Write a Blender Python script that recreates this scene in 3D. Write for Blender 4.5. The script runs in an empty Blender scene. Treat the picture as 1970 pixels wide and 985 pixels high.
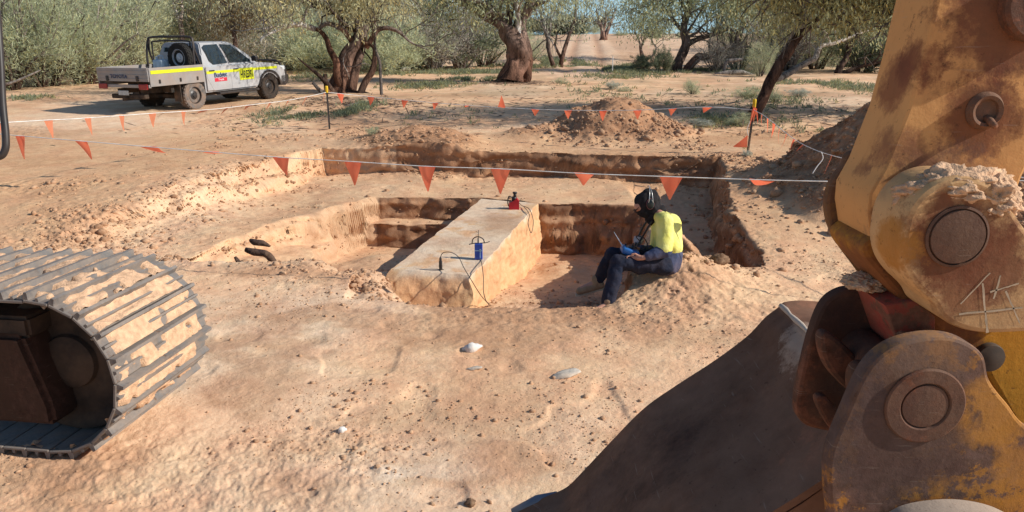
import bpy, bmesh, math, random
import numpy as np
from mathutils import Vector, Matrix, Quaternion
random.seed(7)
RNG = np.random.default_rng(11)
C = bpy.context.scene.collection
# ------------------------------------------------------------------ camera model
F = 1450.0; CH = 2.3; PT = math.atan(400/1450)
cP, sP = math.cos(PT), math.sin(PT)
def P(px, py, d):                       # photo pixel + axial distance -> world point
    u = (px-985)/F*d; v = -(py-492.5)/F*d
    return Vector((u, d*cP+v*sP, CH-d*sP+v*cP))
def PY(px, py, y):                      # photo pixel on the vertical plane y = const
    a = P(px, py, 1.0); t = y/a.y
    return Vector((a.x*t, y, CH+(a.z-CH)*t))
# ------------------------------------------------------------------ numpy noise
def _h(ix, iy, iz, s):
    n = (ix*374761393 + iy*668265263 + iz*2147483647*3 + s*1274126177) & 0xFFFFFFFF
    n = ((n ^ (n >> 13))*1274126177) & 0xFFFFFFFF
    n = ((n ^ (n >> 16))*2246822519) & 0xFFFFFFFF
    return ((n ^ (n >> 15)) & 0xFFFFFF)/8388607.5-1.0
def vn2(x, y, s=0):
    x = np.asarray(x, float); y = np.asarray(y, float)
    fx = np.floor(x); fy = np.floor(y); ix = fx.astype(np.int64); iy = fy.astype(np.int64)
    tx = x-fx; ty = y-fy; tx = tx*tx*(3-2*tx); ty = ty*ty*(3-2*ty)
    a = _h(ix, iy, 0, s); b = _h(ix+1, iy, 0, s); c = _h(ix, iy+1, 0, s); d = _h(ix+1, iy+1, 0, s)
    return (a+(b-a)*tx)*(1-ty)+(c+(d-c)*tx)*ty
def fb2(x, y, o=4, s=0, g=.5):
    r = 0; a = 1; t = 0; x = np.asarray(x, float); y = np.asarray(y, float)
    for i in range(o):
        r = r+a*vn2(x, y, s+i*17); t += a; a *= g
        x, y = x*1.62+y*1.18+3.1, y*1.62-x*1.18+7.7
    return r/t*1.5
def vn3(x, y, z, s=0):
    fx = np.floor(x); fy = np.floor(y); fz = np.floor(z)
    ix = fx.astype(np.int64); iy = fy.astype(np.int64); iz = fz.astype(np.int64)
    tx = x-fx; ty = y-fy; tz = z-fz
    tx = tx*tx*(3-2*tx); ty = ty*ty*(3-2*ty); tz = tz*tz*(3-2*tz)
    def L(k):
        a = _h(ix, iy, iz+k, s); b = _h(ix+1, iy, iz+k, s); c = _h(ix, iy+1, iz+k, s); d = _h(ix+1, iy+1, iz+k, s)
        return (a+(b-a)*tx)*(1-ty)+(c+(d-c)*tx)*ty
    return L(0)*(1-tz)+L(1)*tz
def fb3(p, sc=1, o=3, s=0):
    r = 0; a = 1; t = 0
    for i in range(o):
        k = sc*2.07**i
        r = r+a*vn3(p[:, 0]*k+i*5.3, p[:, 1]*k+i*1.7, p[:, 2]*k+i*9.1, s+i*13); t += a; a *= .5
    return r/t*1.5
def ss(t):
    t = np.clip(t, 0, 1); return t*t*(3-2*t)
# ------------------------------------------------------------------ objects
def link(o, parent=None, **kw):
    C.objects.link(o)
    if parent is not None: o.parent = parent
    for k, v in kw.items(): o[k] = v
    return o
def thing(name, label, cat, loc=(0, 0, 0), group=None, rotz=0):
    o = bpy.data.objects.new(name, None); o.empty_display_size = .2
    o.location = loc; o.rotation_euler = (0, 0, rotz)
    link(o, label=label, category=cat)
    if group: o['group'] = group
    return o
def tag(o, label, cat, group=None, kind=None):
    o['label'] = label; o['category'] = cat
    if group: o['group'] = group
    if kind: o['kind'] = kind
    return o
def mesh_np(name, v, f, mat, parent=None, smooth=True, col=None, **kw):
    """v (n,3); f (m,k) single face size or list of arrays"""
    v = np.asarray(v, np.float32); me = bpy.data.meshes.new(name)
    fs = f if isinstance(f, list) else [f]
    fs = [np.asarray(q, np.int32) for q in fs if len(q)]
    me.vertices.add(len(v)); me.vertices.foreach_set('co', v.ravel())
    nl = sum(q.size for q in fs); nf = sum(len(q) for q in fs)
    me.loops.add(nl); me.loops.foreach_set('vertex_index', np.concatenate([q.ravel() for q in fs]))
    tot = np.concatenate([np.full(len(q), q.shape[1], np.int32) for q in fs])
    st = np.concatenate([[0], np.cumsum(tot)[:-1]]).astype(np.int32)
    me.polygons.add(nf); me.polygons.foreach_set('loop_start', st); me.polygons.foreach_set('loop_total', tot)
    if smooth: me.polygons.foreach_set('use_smooth', np.ones(nf, bool))
    me.update(calc_edges=True)
    if col is not None:
        a = me.attributes.new('col', 'FLOAT_COLOR', 'POINT')
        c4 = np.ones((len(v), 4), np.float32); c4[:, :col.shape[1]] = col
        a.data.foreach_set('color', c4.ravel())
    me.materials.append(mat)
    o = bpy.data.objects.new(name, me); link(o, parent, **kw)
    return o
def obj(name, bm, mat, parent=None, smooth=False, **kw):
    me = bpy.data.meshes.new(name); bmesh.ops.recalc_face_normals(bm, faces=bm.faces)
    bm.to_mesh(me); bm.free()
    for m in (mat if isinstance(mat, (list, tuple)) else [mat]): me.materials.append(m)
    if smooth:
        for p in me.polygons: p.use_smooth = True
    o = bpy.data.objects.new(name, me); link(o, parent, **kw)
    return o
def autosmooth(o, ang=35):
    me = o.data
    for p in me.polygons: p.use_smooth = True
    bm = bmesh.new(); bm.from_mesh(me)
    a = math.radians(ang)
    for e in bm.edges:
        if len(e.link_faces) == 2 and e.calc_face_angle(0) > a: e.smooth = False
    bm.to_mesh(me); bm.free(); return o
def copy_tree(o, parent=None):
    c = o.copy(); C.objects.link(c); c.parent = parent
    for ch in list(o.children): copy_tree(ch, c)
    return c
# bmesh shapes
def bx(bm, lo, hi, bev=0, seg=1):
    lo = Vector(lo); hi = Vector(hi)
    r = bmesh.ops.create_cube(bm, size=1)
    for v in r['verts']: v.co = Vector(((lo[i]+hi[i])/2+v.co[i]*(hi[i]-lo[i]) for i in range(3)))
    if bev: bmesh.ops.bevel(bm, geom=list({e for v in r['verts'] for e in v.link_edges}), offset=bev, segments=seg, affect='EDGES', profile=.5)
def frames(pts):
    pts = [Vector(p) for p in pts]; T = []
    for i in range(len(pts)):
        a = pts[max(i-1, 0)]; b = pts[min(i+1, len(pts)-1)]; T.append((b-a).normalized())
    up = Vector((0, 0, 1)) if abs(T[0].z) < .9 else Vector((1, 0, 0))
    n = (up-T[0]*up.dot(T[0])).normalized(); out = []
    for i, t in enumerate(T):
        n = (n-t*n.dot(t)).normalized(); out.append((pts[i], t, n, t.cross(n)))
    return out
def tube(bm, pts, r, n=8, cap=True):
    fr = frames(pts); rs = r if isinstance(r, (list, tuple)) else [r]*len(pts); rings = []
    for (p, t, a, b), rr in zip(fr, rs):
        rings.append([bm.verts.new(p+(a*math.cos(2*math.pi*k/n)+b*math.sin(2*math.pi*k/n))*rr) for k in range(n)])
    for A, B in zip(rings, rings[1:]):
        for k in range(n): bm.faces.new((A[k], A[(k+1) % n], B[(k+1) % n], B[k]))
    if cap: bm.faces.new(rings[0][::-1]); bm.faces.new(rings[-1])
def spline(pts, n=8, closed=False):
    P_ = [np.array(p, float) for p in pts]; m = len(P_); out = []
    rng = range(m) if closed else range(m-1)
    for i in rng:
        g = (lambda k: P_[k % m]) if closed else (lambda k: P_[min(max(k, 0), m-1)])
        a, b, c, d = g(i-1), g(i), g(i+1), g(i+2)
        for j in range(n):
            t = j/n
            out.append(.5*((2*b)+(-a+c)*t+(2*a-5*b+4*c-d)*t*t+(-a+3*b-3*c+d)*t**3))
    if not closed: out.append(P_[-1])
    return out
def lathe(bm, prof, n=24, M=None):       # prof: (r, h) along local z
    rings = []
    for r, h in prof:
        ring = []
        for k in range(n):
            v = Vector((r*math.cos(2*math.pi*k/n), r*math.sin(2*math.pi*k/n), h))
            ring.append(bm.verts.new(M @ v if M else v))
        rings.append(ring)
    for A, B in zip(rings, rings[1:]):
        for k in range(n): bm.faces.new((A[k], A[(k+1) % n], B[(k+1) % n], B[k]))
    bm.faces.new(rings[0][::-1]); bm.faces.new(rings[-1])
def capsules_mesh(name, caps, voxel, mat, parent=None, smooth=6, disp=0, dsc=12, **kw):
    """union of round cones -> ONE continuous remeshed surface"""
    bm = bmesh.new()
    for c in caps:
        p0, r0, p1, r1 = Vector(c[0]), c[1], Vector(c[2]), c[3]; fl = c[4] if len(c) > 4 else None
        ax = p1-p0; L = max(ax.length, 1e-4); q = Vector((0, 0, 1)).rotation_difference(ax.normalized()) if ax.length > 1e-5 else Quaternion()
        prof = []
        for k in range(1, 7): a = -math.pi/2+k*math.pi/14; prof.append((r0*math.cos(a), r0*math.sin(a)))
        prof.append((r0, 0)); prof.append((r1, L))
        for k in range(1, 7): a = k*math.pi/14; prof.append((r1*math.cos(a), L+r1*math.sin(a)))
        M = Matrix.Translation(p0) @ q.to_matrix().to_4x4()
        if fl: M = Matrix.Translation(p0) @ Matrix.Diagonal((*fl, 1)) @ Matrix.Translation(-p0) @ M
        lathe(bm, prof, 16, M)
    bmesh.ops.recalc_face_normals(bm, faces=bm.faces)
    me = bpy.data.meshes.new(name); bm.to_mesh(me); bm.free()
    o = bpy.data.objects.new(name, me); C.objects.link(o)
    m = o.modifiers.new('r', 'REMESH'); m.mode = 'VOXEL'; m.voxel_size = voxel
    m = o.modifiers.new('s', 'SMOOTH'); m.iterations = smooth; m.factor = .6
    dg = bpy.context.evaluated_depsgraph_get(); dg.update()
    nm = bpy.data.meshes.new_from_object(o.evaluated_get(dg)); o.modifiers.clear(); o.data = nm
    bpy.data.meshes.remove(me); nm.name = name
    n = len(nm.vertices); co = np.empty(n*3, np.float32); nm.vertices.foreach_get('co', co); co = co.reshape(-1, 3)
    if disp:
        no = np.empty(n*3, np.float32); nm.vertices.foreach_get('normal', no); no = no.reshape(-1, 3)
        co = co+no*(fb3(co*np.array([1, 1, .8]), dsc, 3, 5)*disp)[:, None]; nm.vertices.foreach_set('co', co.astype(np.float32).ravel())
    for p in nm.polygons: p.use_smooth = True
    nm.materials.clear(); nm.materials.append(mat)
    C.objects.unlink(o); link(o, parent, **kw)
    return o
# ------------------------------------------------------------------ materials
def lin(c): return tuple(((x/255)/12.92 if x/255 <= .04045 else ((x/255+.055)/1.055)**2.4) for x in c)
class NT:
    def __init__(s, name, rough=.8, spec=.3, metal=0):
        s.m = bpy.data.materials.new(name); s.m.use_nodes = True; s.t = s.m.node_tree; s.n = s.t.nodes
        s.b = s.n['Principled BSDF']; s.b.inputs['Roughness'].default_value = rough
        s.b.inputs['Specular IOR Level'].default_value = spec; s.b.inputs['Metallic'].default_value = metal
        s.tc = s.n.new('ShaderNodeTexCoord')
    def L(s, a, b): s.t.links.new(a, b)
    def map(s, scale=(1, 1, 1), src='Object'):
        m = s.n.new('ShaderNodeMapping'); m.inputs['Scale'].default_value = scale
        s.L(s.tc.outputs[src], m.inputs['Vector']); return m.outputs[0]
    def noise(s, scale=5, det=4, rough=.55, vec=None, dist=0):
        n = s.n.new('ShaderNodeTexNoise'); n.inputs['Scale'].default_value = scale; n.inputs['Detail'].default_value = det
        n.inputs['Roughness'].default_value = rough; n.inputs['Distortion'].default_value = dist
        s.L(vec or s.tc.outputs['Object'], n.inputs['Vector']); return n.outputs[0]
    def ramp(s, fac, stops):
        r = s.n.new('ShaderNodeValToRGB'); e = r.color_ramp.elements
        while len(e) < len(stops): e.new(.5)
        for q, (p, c) in zip(e, stops): q.position = p; q.color = (*c, 1) if len(c) == 3 else c
        s.L(fac, r.inputs[0]); return r.outputs[0]
    def mix(s, fac, a, b, mode='MIX'):
        m = s.n.new('ShaderNodeMix'); m.data_type = 'RGBA'; m.blend_type = mode
        for k, v in ((0, fac), (6, a), (7, b)):
            if isinstance(v, (int, float)): m.inputs[k].default_value = v
            elif isinstance(v, (tuple, list)): m.inputs[k].default_value = (*v, 1)
            else: s.L(v, m.inputs[k])
        return m.outputs[2]
    def math(s, op, a, b=0):
        m = s.n.new('ShaderNodeMath'); m.operation = op
        for k, v in ((0, a), (1, b)):
            if isinstance(v, (int, float)): m.inputs[k].default_value = v
            else: s.L(v, m.inputs[k])
        return m.outputs[0]
    def attr(s, name='col'):
        a = s.n.new('ShaderNodeAttribute'); a.attribute_name = name; return a
    def color(s, c):
        if isinstance(c, tuple): s.b.inputs['Base Color'].default_value = (*c, 1)
        else: s.L(c, s.b.inputs['Base Color'])
        return s
    def bump(s, h, st=.5, dist=.02):
        b = s.n.new('ShaderNodeBump'); b.inputs['Strength'].default_value = st; b.inputs['Distance'].default_value = dist
        s.L(h, b.inputs['Height']); 
        if getattr(s, 'lastb', None): s.L(s.lastb, b.inputs['Normal'])
        s.lastb = b.outputs[0]; s.L(b.outputs[0], s.b.inputs['Normal']); return s
def simple(name, c, rough=.6, spec=.3, metal=0, var=.25, sc=8, bump=0, dust=0):
    n = NT(name, rough, spec, metal)
    a = tuple(x*(1-var) for x in c); b = tuple(min(1, x*(1+var)) for x in c)
    k = n.ramp(n.noise(sc, 5), [(.3, a), (.7, b)])
    if dust: k = n.mix(n.math('MULTIPLY', n.ramp(n.noise(sc*.4, 5, .65), [(.35, (0, 0, 0)), (.65, (1, 1, 1))]), dust), k, (.42, .25, .15))
    n.color(k)
    if bump: n.bump(n.noise(sc*4, 4), bump, .01)
    return n.m
SAND = (.97, .605, .36); PALE = (.97, .735, .53); RED = (.40, .205, .108); DARK = (.27, .135, .07)
# soil: vertex colours carry the large-scale patches, nodes add grain
n = NT('soil', .95, .1); at_ = n.attr()
g1 = n.noise(9, 6, .65); g2 = n.noise(70, 4, .6); g3 = n.noise(2.2, 4, .6)
k = n.mix(n.ramp(g1, [(.3, (0, 0, 0)), (.72, (1, 1, 1))]), n.mix(.30, at_.outputs[0], (.30, .15, .08)), n.mix(.16, at_.outputs[0], (.72, .53, .38)))
k = n.mix(.35, k, n.ramp(g2, [(.25, (.26, .26, .26)), (.5, (.53, .53, .53)), (.8, (.68, .68, .68))]), 'OVERLAY')
k = n.mix(.45, k, n.ramp(g3, [(.36, (.43, .40, .38)), (.64, (.61, .61, .60))]), 'OVERLAY')
g4 = n.noise(34, 6, .8); k = n.mix(n.math('MULTIPLY', n.ramp(g4, [(.60, (0, 0, 0)), (.68, (1, 1, 1))]), .45), k, (.36, .19, .10))
g5 = n.noise(5.5, 8, .8); k = n.mix(n.math('MULTIPLY', n.ramp(g5, [(.52, (0, 0, 0)), (.66, (1, 1, 1))]), .30), k, (.46, .25, .135))
n.color(k).bump(n.noise(26, 5, .65), .34, .03).bump(n.noise(130, 3, .7), .5, .006)
M_soil = n.m
n = NT('clod', .95, .1)
oi = n.n.new('ShaderNodeAttribute'); oi.attribute_name = 'col'
n.color(n.mix(.5, oi.outputs[0], n.ramp(n.noise(40, 4), [(.3, (.25, .13, .075)), (.7, (.58, .37, .23))]))).bump(n.noise(60, 4), .6, .01)
M_clod = n.m
# ================================================================== TERRAIN
BY = [-80, 5, 7.8, 9, 11, 14, 17, 20.3, 22.5, 28, 40, 50, 57, 66, 78, 92, 106, 118, 135, 170, 300, 900]
BZ = [0, 0, .03, .2, .33, .42, .53, .76, .83, 1.02, 1.2, 1.36, 1.75, 2.35, 3.05, 3.65, 4.12, 4.3, 4.2, 2.2, 0, 0]
def base_z(y):
    y = np.asarray(y, float); r = 0
    for d, w in ((-1, .25), (0, .5), (1, .25)): r = r+w*np.interp(y+d*.6*(1+np.abs(y)*.03), BY, BZ)
    return r
OUT = [(-3.6, 14.45), (-2.3, 14.3), (-.6, 14.15), (.6, 14.2), (2.05, 13.85), (3.75, 13.55), (3.5, 12.2), (3.15, 11.0), (2.95, 10), (2.82, 9.0), (2.76, 8.1), (2.60, 7.62), (2.3, 7.45), (2.02, 7.7), (1.9, 8.2), (0, 8.2),
       (-1.3, 7.9), (-4.3, 7.85), (-5.3, 7.9), (-5.25, 9.2), (-4.95, 10.4), (-4.5, 12.4), (-4.0, 13.7)]
INN = [(-2.2, 12.25), (-1.4, 12.35), (-.5, 12.2), (.42, 11.75), (1.2, 11.75), (2.03, 11.6), (1.95, 10.4), (1.72, 9.2), (1.45, 8.2), (1.3, 7.4), (1.12, 6.85), (.85, 6.5), (.3, 6.35), (-.5, 6.4), (-1.55, 6.75),
       (-1.62, 7.82), (-2.1, 7.95), (-2.75, 7.9), (-3.45, 7.85), (-3.75, 8.2), (-3.5, 9.3), (-3.25, 10.2), (-2.85, 11.2)]
def sdpoly(x, y, poly):
    d = np.full(x.shape, 1e9); ins = np.zeros(x.shape, bool); n = len(poly)
    for i in range(n):
        ax, ay = poly[i]; bx_, by_ = poly[(i+1) % n]; ex, ey = bx_-ax, by_-ay
        t = np.clip(((x-ax)*ex+(y-ay)*ey)/(ex*ex+ey*ey), 0, 1)
        d = np.minimum(d, (x-ax-t*ex)**2+(y-ay-t*ey)**2)
        c = ((ay > y) != (by_ > y)) & (x < (bx_-ax)*(y-ay)/(by_-ay+1e-12)+ax); ins ^= c
    d = np.sqrt(d); return np.where(ins, d, -d)
def gauss(x, y, cx, cy, rx, ry, p=1.):
    return np.exp(-(((x-cx)/rx)**2+((y-cy)/ry)**2)**p)
def cone(x, y, cx, cy, r, h):            # spoil heap
    d = np.hypot(x-cx, y-cy)/r+.10*vn2(x*1.7, y*1.7, 5)+.05*vn2(x*5, y*5, 6)
    return h*ss((1.12-d))*1.0*np.clip(1.1-d*.45, 0, 1)
def H(x, y, full=False):
    x = np.asarray(x, float); y = np.asarray(y, float)
    near = (y < 26) & (np.abs(x) < 16)
    h = base_z(y)+.05*fb2(x*.15, y*.15, 3, 1)*ss((np.abs(y)-3)/10)
    h = h+np.where(y > 45, .35*fb2(x*.05, y*.05, 3, 9), 0)
    # wheel ruts of the track up the dune
    rx = x-.095*y
    h = h-.05*(np.exp(-((rx-1.0)/.35)**2)+np.exp(-((rx+1.0)/.35)**2))*ss((y-34)/6)
    rough = np.zeros_like(h)
    if near.any():
        X = x[near]; Y = y[near]; hh = h[near]
        wx = X+.05*fb2(X*2.0, Y*2.0, 3, 21)+.012*fb2(X*8, Y*8, 2, 23); wy = Y+.04*fb2(X*2.2+9, Y*2.2, 3, 22)+.010*fb2(X*8, Y*8, 2, 24)
        hh = hh+.28*gauss(X, Y, 1.66, 7.12, .52, .50)+.07*gauss(X, Y, 2.6, 7.1, 1.0, .6)
        hh = hh+.10*gauss(X, Y, -5.2, 11, 1.4, 3.0)*ss((Y-8.3)/1)
        so = sdpoly(wx, wy, OUT)
        lf = ss((-2.9-X)/.9)*ss((14.2-Y)/1.2); nf = ss((8.6-Y)/.8)
        wid = .10+lf*.50+nf*.25*ss((1.9-X)/.3)+.10*ss((X-2.4)/.4)
        wO = ss((so+wid*.15)/wid); wO = np.clip(wO+.12*wO*(1-wO)*4*np.sin(wO*7+3*fb2(X*1.1, Y*1.1, 2, 34)), 0, 1)
        zO = -.07+.05*fb2(X*.8, Y*.8, 3, 31)+.12*ss((-3.4-X)/1.6)
        zO = zO-.30*ss((X-1.98)/.35)*ss((13.6-Y)/1.)+.36*gauss(X, Y, 1.80, 8.3, .36, 1.1)
        zO = zO+.06*gauss(X, Y, -2.2, 13.0, 1.2, .6)
        hh = hh*(1-wO)+zO*wO
        si = sdpoly(wx, wy, INN)
        rt = ss((X+.75)/.5); fr = ss((7.9-Y)/.6)*ss((X+1.7)/.3)
        wl = ss((-2.2-X)/.5)*.14+.08*ss((X-1.2)/.3)
        wI = .09+wl+fr*.45*ss((1.15-X)/.5)
        kI = ss((si+wI*.1)/wI); kI = np.clip(kI+.10*kI*(1-kI)*4*np.sin(kI*9+2.5*fb2(X*.9, Y*.9, 2, 33)), 0, 1)
        zR = -.03-.52*ss((Y-6.35)/1.05)*ss((X+1.6)/1.3)-.36*ss((Y-8)/3.0)
        zL = -.60-.20*ss((Y-9)/2.5)+.16*ss((-2.4-X)/1.0)
        zf = zL*(1-np.maximum(rt, fr))+zR*np.maximum(rt, fr)
        zf = zf+.15*gauss(X, Y, -1.85, 10.3, .55, .7)+.12*gauss(X, Y, .75, 10.6, .35, .5)+.09*gauss(X, Y, 1.5, 11.0, .4, .45)+.02*fb2(X*3, Y*3, 3, 41)
        zf = zf+.20*gauss(X, Y, -1.6, 8.9, .5, .5)
        zf = zf+.36*ss((Y-11.80-.05*fb2(X*3, Y*0+3, 2, 35))/.10)*ss((-.35-X)/.1)+.22*ss((-2.55-X+.1*fb2(X*0, Y*2.5, 2, 36))/.12)*ss((Y-8.2)/.5)
        hh = hh*(1-kI)+np.minimum(zf, hh)*kI
        gb = gauss(X, Y, -1.62, 7.80, .42, .30, 2); hh = hh*(1-gb)+(-.045+.02*fb2(X*4, Y*4, 3, 37))*gb
        # heaps
        hp = cone(X, Y, 2.25, 16.7, 1.75, .72)
        hp2 = cone(X, Y, 6.0, 10.7, 2.7, 1.35); hp3 = cone(X, Y, -1.55, 14.95, 1.35, .27)+cone(X, Y, -2.6, 15.2, 1.0, .15)+cone(X, Y, .3, 16.2, .8, .14)
        hh = hh+hp+hp2+hp3
        # rough, broken soil
        wall = wO*(1-wO)*4+kI*(1-kI)*4
        dist_ = np.clip(ss(fb2(X*.55, Y*.55, 3, 51)*1.6-.05)*(.42+.3*ss((Y-8)/3))+.8*gauss(X, Y, 1.75, 6.9, .8, .7)+.35*gauss(X, Y, .3, 6.3, 1.6, .5)+ss(hp*6)+ss(hp2*4)+ss(hp3*6)+wall*.9+.40*wO*(1-kI)*ss(fb2(X*1.3, Y*1.3, 3, 52)*2)+.45*gauss(X, Y, -4.6, 10.5, 1.1, 3.2)+(1-np.abs(so)/.5).clip(0, 1)*.4, 0, 1.6)
        sm = ss((26-Y)/8)
        foot = vn2(X*3.1, Y*3.1, 61)
        det = .009*fb2(X*2.3, Y*2.3, 3, 62)+(.004+.022*dist_)*fb2(X*11, Y*11, 4, 63, .62)+(.002+.011*dist_)*np.abs(fb2(X*36, Y*36, 3, 64))
        det = det*(1-.75*np.clip(wall, 0, 1)*(1-lf*.6))-.014*ss((foot-.35)/.25)*ss((9-Y)/2)*ss((.4-dist_)*3)
        # tyre / track smears on the flat ground
        tr = np.sin((X*.35+Y)*22)*.003*ss((fb2(X*.4, Y*.9, 2, 71)-.1)*4)*(1-wO)
        hh = hh+det*sm+tr*sm
        h[near] = hh; rough[near] = dist_*sm
        if full:
            W = np.zeros_like(h); W[near] = np.clip(wall, 0, 1.5)
            I = np.zeros_like(h); I[near] = kI
            O = np.zeros_like(h); O[near] = wO
            HP = np.zeros_like(h); HP[near] = np.clip(ss(hp*5)+ss(hp2*4)+ss(hp3*5), 0, 1)
    far = ~near
    if far.any():
        h[far] += .03*fb2(x[far]*.9, y[far]*.9, 3, 81)+.012*fb2(x[far]*3, y[far]*3, 2, 82)
    if full: return h, rough, W, I, O, HP
    return h
def Hz(x, y): return float(H(np.array([x]), np.array([y]))[0])
def T(px, py, tmax=200):                 # photo pixel -> point on the terrain
    a = P(px, py, 1.0); t = np.concatenate([np.linspace(2, 30, 1800), np.linspace(30.1, tmax, 1200)])
    x = a.x*t; y = a.y*t; z = CH+(a.z-CH)*t; g = H(x, y)
    k = np.argmax(z < g) if (z < g).any() else len(t)-1
    return Vector((x[k], y[k], g[k]))
def build_terrain():
    ys = [np.array([-60, -40, -25, -15, -9, -5, -2.5, -1, 0, .8, 1.5, 2.1]), np.linspace(2.6, 6.2, 330, endpoint=False), np.linspace(6.2, 11.5, 560, endpoint=False), np.linspace(11.5, 12.6, 240, endpoint=False), np.linspace(12.6, 13.3, 60, endpoint=False), np.linspace(13.3, 14.8, 320, endpoint=False)]
    y = 14.8; st = .012; L = []
    while y < 420: L.append(y); y += st; st *= 1.010
    ys = np.concatenate(ys+[np.array(L)])
    u = np.linspace(-.80, .80, 760); g = .80*1.11**np.arange(1, 34)
    u = np.concatenate([-g[::-1], u, g])
    sc = np.maximum(ys, 2.4)
    X = u[None, :]*sc[:, None]; Y = np.repeat(ys[:, None], len(u), 1)
    x = X.ravel(); y = Y.ravel()
    h, rough, W, I, O, HP = H(x, y, True)
    Z = h.reshape(X.shape)
    gy = np.gradient(Z, axis=0)/np.gradient(Y, axis=0); gx = np.gradient(Z, axis=1)/np.gradient(X, axis=1)
    sl = np.hypot(gx, gy).ravel(); st = ss((sl-.7)/1.2)
    p = np.stack([x, y, h], 1); near = (y > 2.5) & (y < 18) & (np.abs(x) < 9)
    q = p[near]; a = st[near]
    GX, GY = gx, gy
    for _ in range(3):
        GX = (GX+np.roll(GX, 2, 0)+np.roll(GX, -2, 0)+np.roll(GX, 2, 1)+np.roll(GX, -2, 1))/5; GY = (GY+np.roll(GY, 2, 0)+np.roll(GY, -2, 0)+np.roll(GY, 2, 1)+np.roll(GY, -2, 1))/5
    nx_ = -GX.ravel()[near]; ny_ = -GY.ravel()[near]; nl_ = np.hypot(nx_, ny_)+1e-6
    dd = fb3(q*np.array([1, 1, 1.5]), 3.2, 2, 91)*.070+fb3(q, 13, 2, 93)*.014+.024*np.sin(q[:, 2]*27+3*fb2(q[:, 0]*.8, q[:, 1]*.8, 2, 96))
    p[near, 0] += dd*a*nx_/nl_; p[near, 1] += dd*a*ny_/nl_
    # colours
    A = np.array(SAND); col = np.repeat(A[None], len(x), 0)
    def mixc(c, f): nonlocal col; f = np.clip(f, 0, 1)[:, None]; col = col*(1-f)+np.array(c)*f
    mixc(PALE, .55*ss(fb2(x*.35, y*.35, 4, 101)*1.3+.1)); mixc((.52, .28, .15), .55*ss(fb2(x*.5+4, y*.5, 4, 102)*1.7-.15)); mixc((.50, .27, .145), .55*ss(fb2(x*1.1+4, y*1.6, 5, 113)*2.2-.35)*(y < 14))
    mixc((.48, .25, .13), .5*(gauss(x, y, 1.4, 5.9, 1.0, .6)+gauss(x, y, -.3, 5.6, .9, .5)+gauss(x, y, -2.2, 6.4, .6, .35))*ss(fb2(x*2.6, y*2.6, 4, 114)*1.5+.6))
    mixc(RED, .42*np.clip(rough, 0, 1)); mixc((.64, .36, .18), .62*ss((y-7.2)/2.5)*ss((18-y)/3)); mixc(DARK, .26*(1-st)*ss((fb2(x*2.2, y*2.2, 4, 103)-.15)*2)*np.clip(rough+.15, 0, 1))
    mixc((.82, .52, .31), .5*O*(1-W)*(x < 2))
    mixc((.40, .215, .115), .65*gauss(x, y, .95, 7.9, .75, 1.1, 2)*I)  # pit floor soil darkened to deepen the shadow cast there
    wc = st*(y > 5)*(y < 16)*(x > -3); k3 = np.zeros(len(x)); kk = wc > .05; k3[kk] = fb3(p[kk]*np.array([.35, .35, 3.6]), 3.4, 4, 104); mixc((.31, .15, .075), .9*wc); mixc((.17, .075, .036), .85*wc*ss(k3*2+.4)); mixc((.56, .34, .20), .5*wc*ss(-k3*3-.6))  # brown wall strata, with the walls' shade mixed into the colour
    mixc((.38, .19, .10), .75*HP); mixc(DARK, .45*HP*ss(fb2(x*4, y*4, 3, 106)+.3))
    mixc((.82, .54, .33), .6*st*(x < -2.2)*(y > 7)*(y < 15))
    mixc(PALE, .7*gauss(x, y, -.6, 3.75, .42, .16, 1.5)*ss(fb2(x*4, y*9, 4, 107)*2+.5))
    mixc(PALE, .45*gauss(x, y, -3.6, 8.0, 1.6, .35)+.4*gauss(x, y, 1.2, 4.2, .5, .4)*ss(fb2(x*5, y*5, 3, 108)+.3))
    mixc(PALE, .35*gauss(x, y, -4.5, 10.5, .7, 2.2))
    rx = x-.095*y; mixc((.62, .36, .21), .55*ss((np.abs(rx)-1.8)/1.0)*ss((y-48)/8)*(y > 40)); mixc((.86, .60, .43), .85*np.exp(-(rx/2.0)**4)*ss((y-30)/8)); mixc((.60, .36, .23), .7*(np.exp(-((rx-1)/.4)**2)+np.exp(-((rx+1)/.4)**2))*ss((y-34)/8))
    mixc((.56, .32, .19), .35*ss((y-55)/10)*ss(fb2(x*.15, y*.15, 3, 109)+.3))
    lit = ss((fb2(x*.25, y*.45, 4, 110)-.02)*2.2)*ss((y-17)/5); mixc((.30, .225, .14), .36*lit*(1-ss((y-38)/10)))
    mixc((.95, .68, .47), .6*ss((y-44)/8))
    mixc((.56, .33, .20), .5*ss((np.abs(rx)-1.9)/.8)*(1-ss((np.abs(rx)-4)/3))*ss((y-46)/8)); mixc((.55, .31, .19), .75*(np.exp(-((rx-1)/.38)**2)+np.exp(-((rx+1)/.38)**2))*ss((y-40)/8)); mixc((.50, .30, .18), .45*ss(fb2(x*.5, y*.9, 4, 121)*2.5-.5)*ss((y-52)/8)*ss((np.abs(rx)-2)/1))   # dry litter between the trees
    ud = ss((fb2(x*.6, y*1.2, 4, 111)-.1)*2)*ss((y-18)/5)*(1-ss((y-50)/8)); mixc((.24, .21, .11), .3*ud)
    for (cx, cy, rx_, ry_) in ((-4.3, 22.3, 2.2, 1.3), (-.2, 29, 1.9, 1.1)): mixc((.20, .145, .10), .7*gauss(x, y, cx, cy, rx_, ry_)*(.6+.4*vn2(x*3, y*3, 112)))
    nr, nc = X.shape; idx = np.arange(nr*nc).reshape(nr, nc)
    f = np.stack([idx[:-1, :-1], idx[:-1, 1:], idx[1:, 1:], idx[1:, :-1]], -1).reshape(-1, 4)
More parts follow.
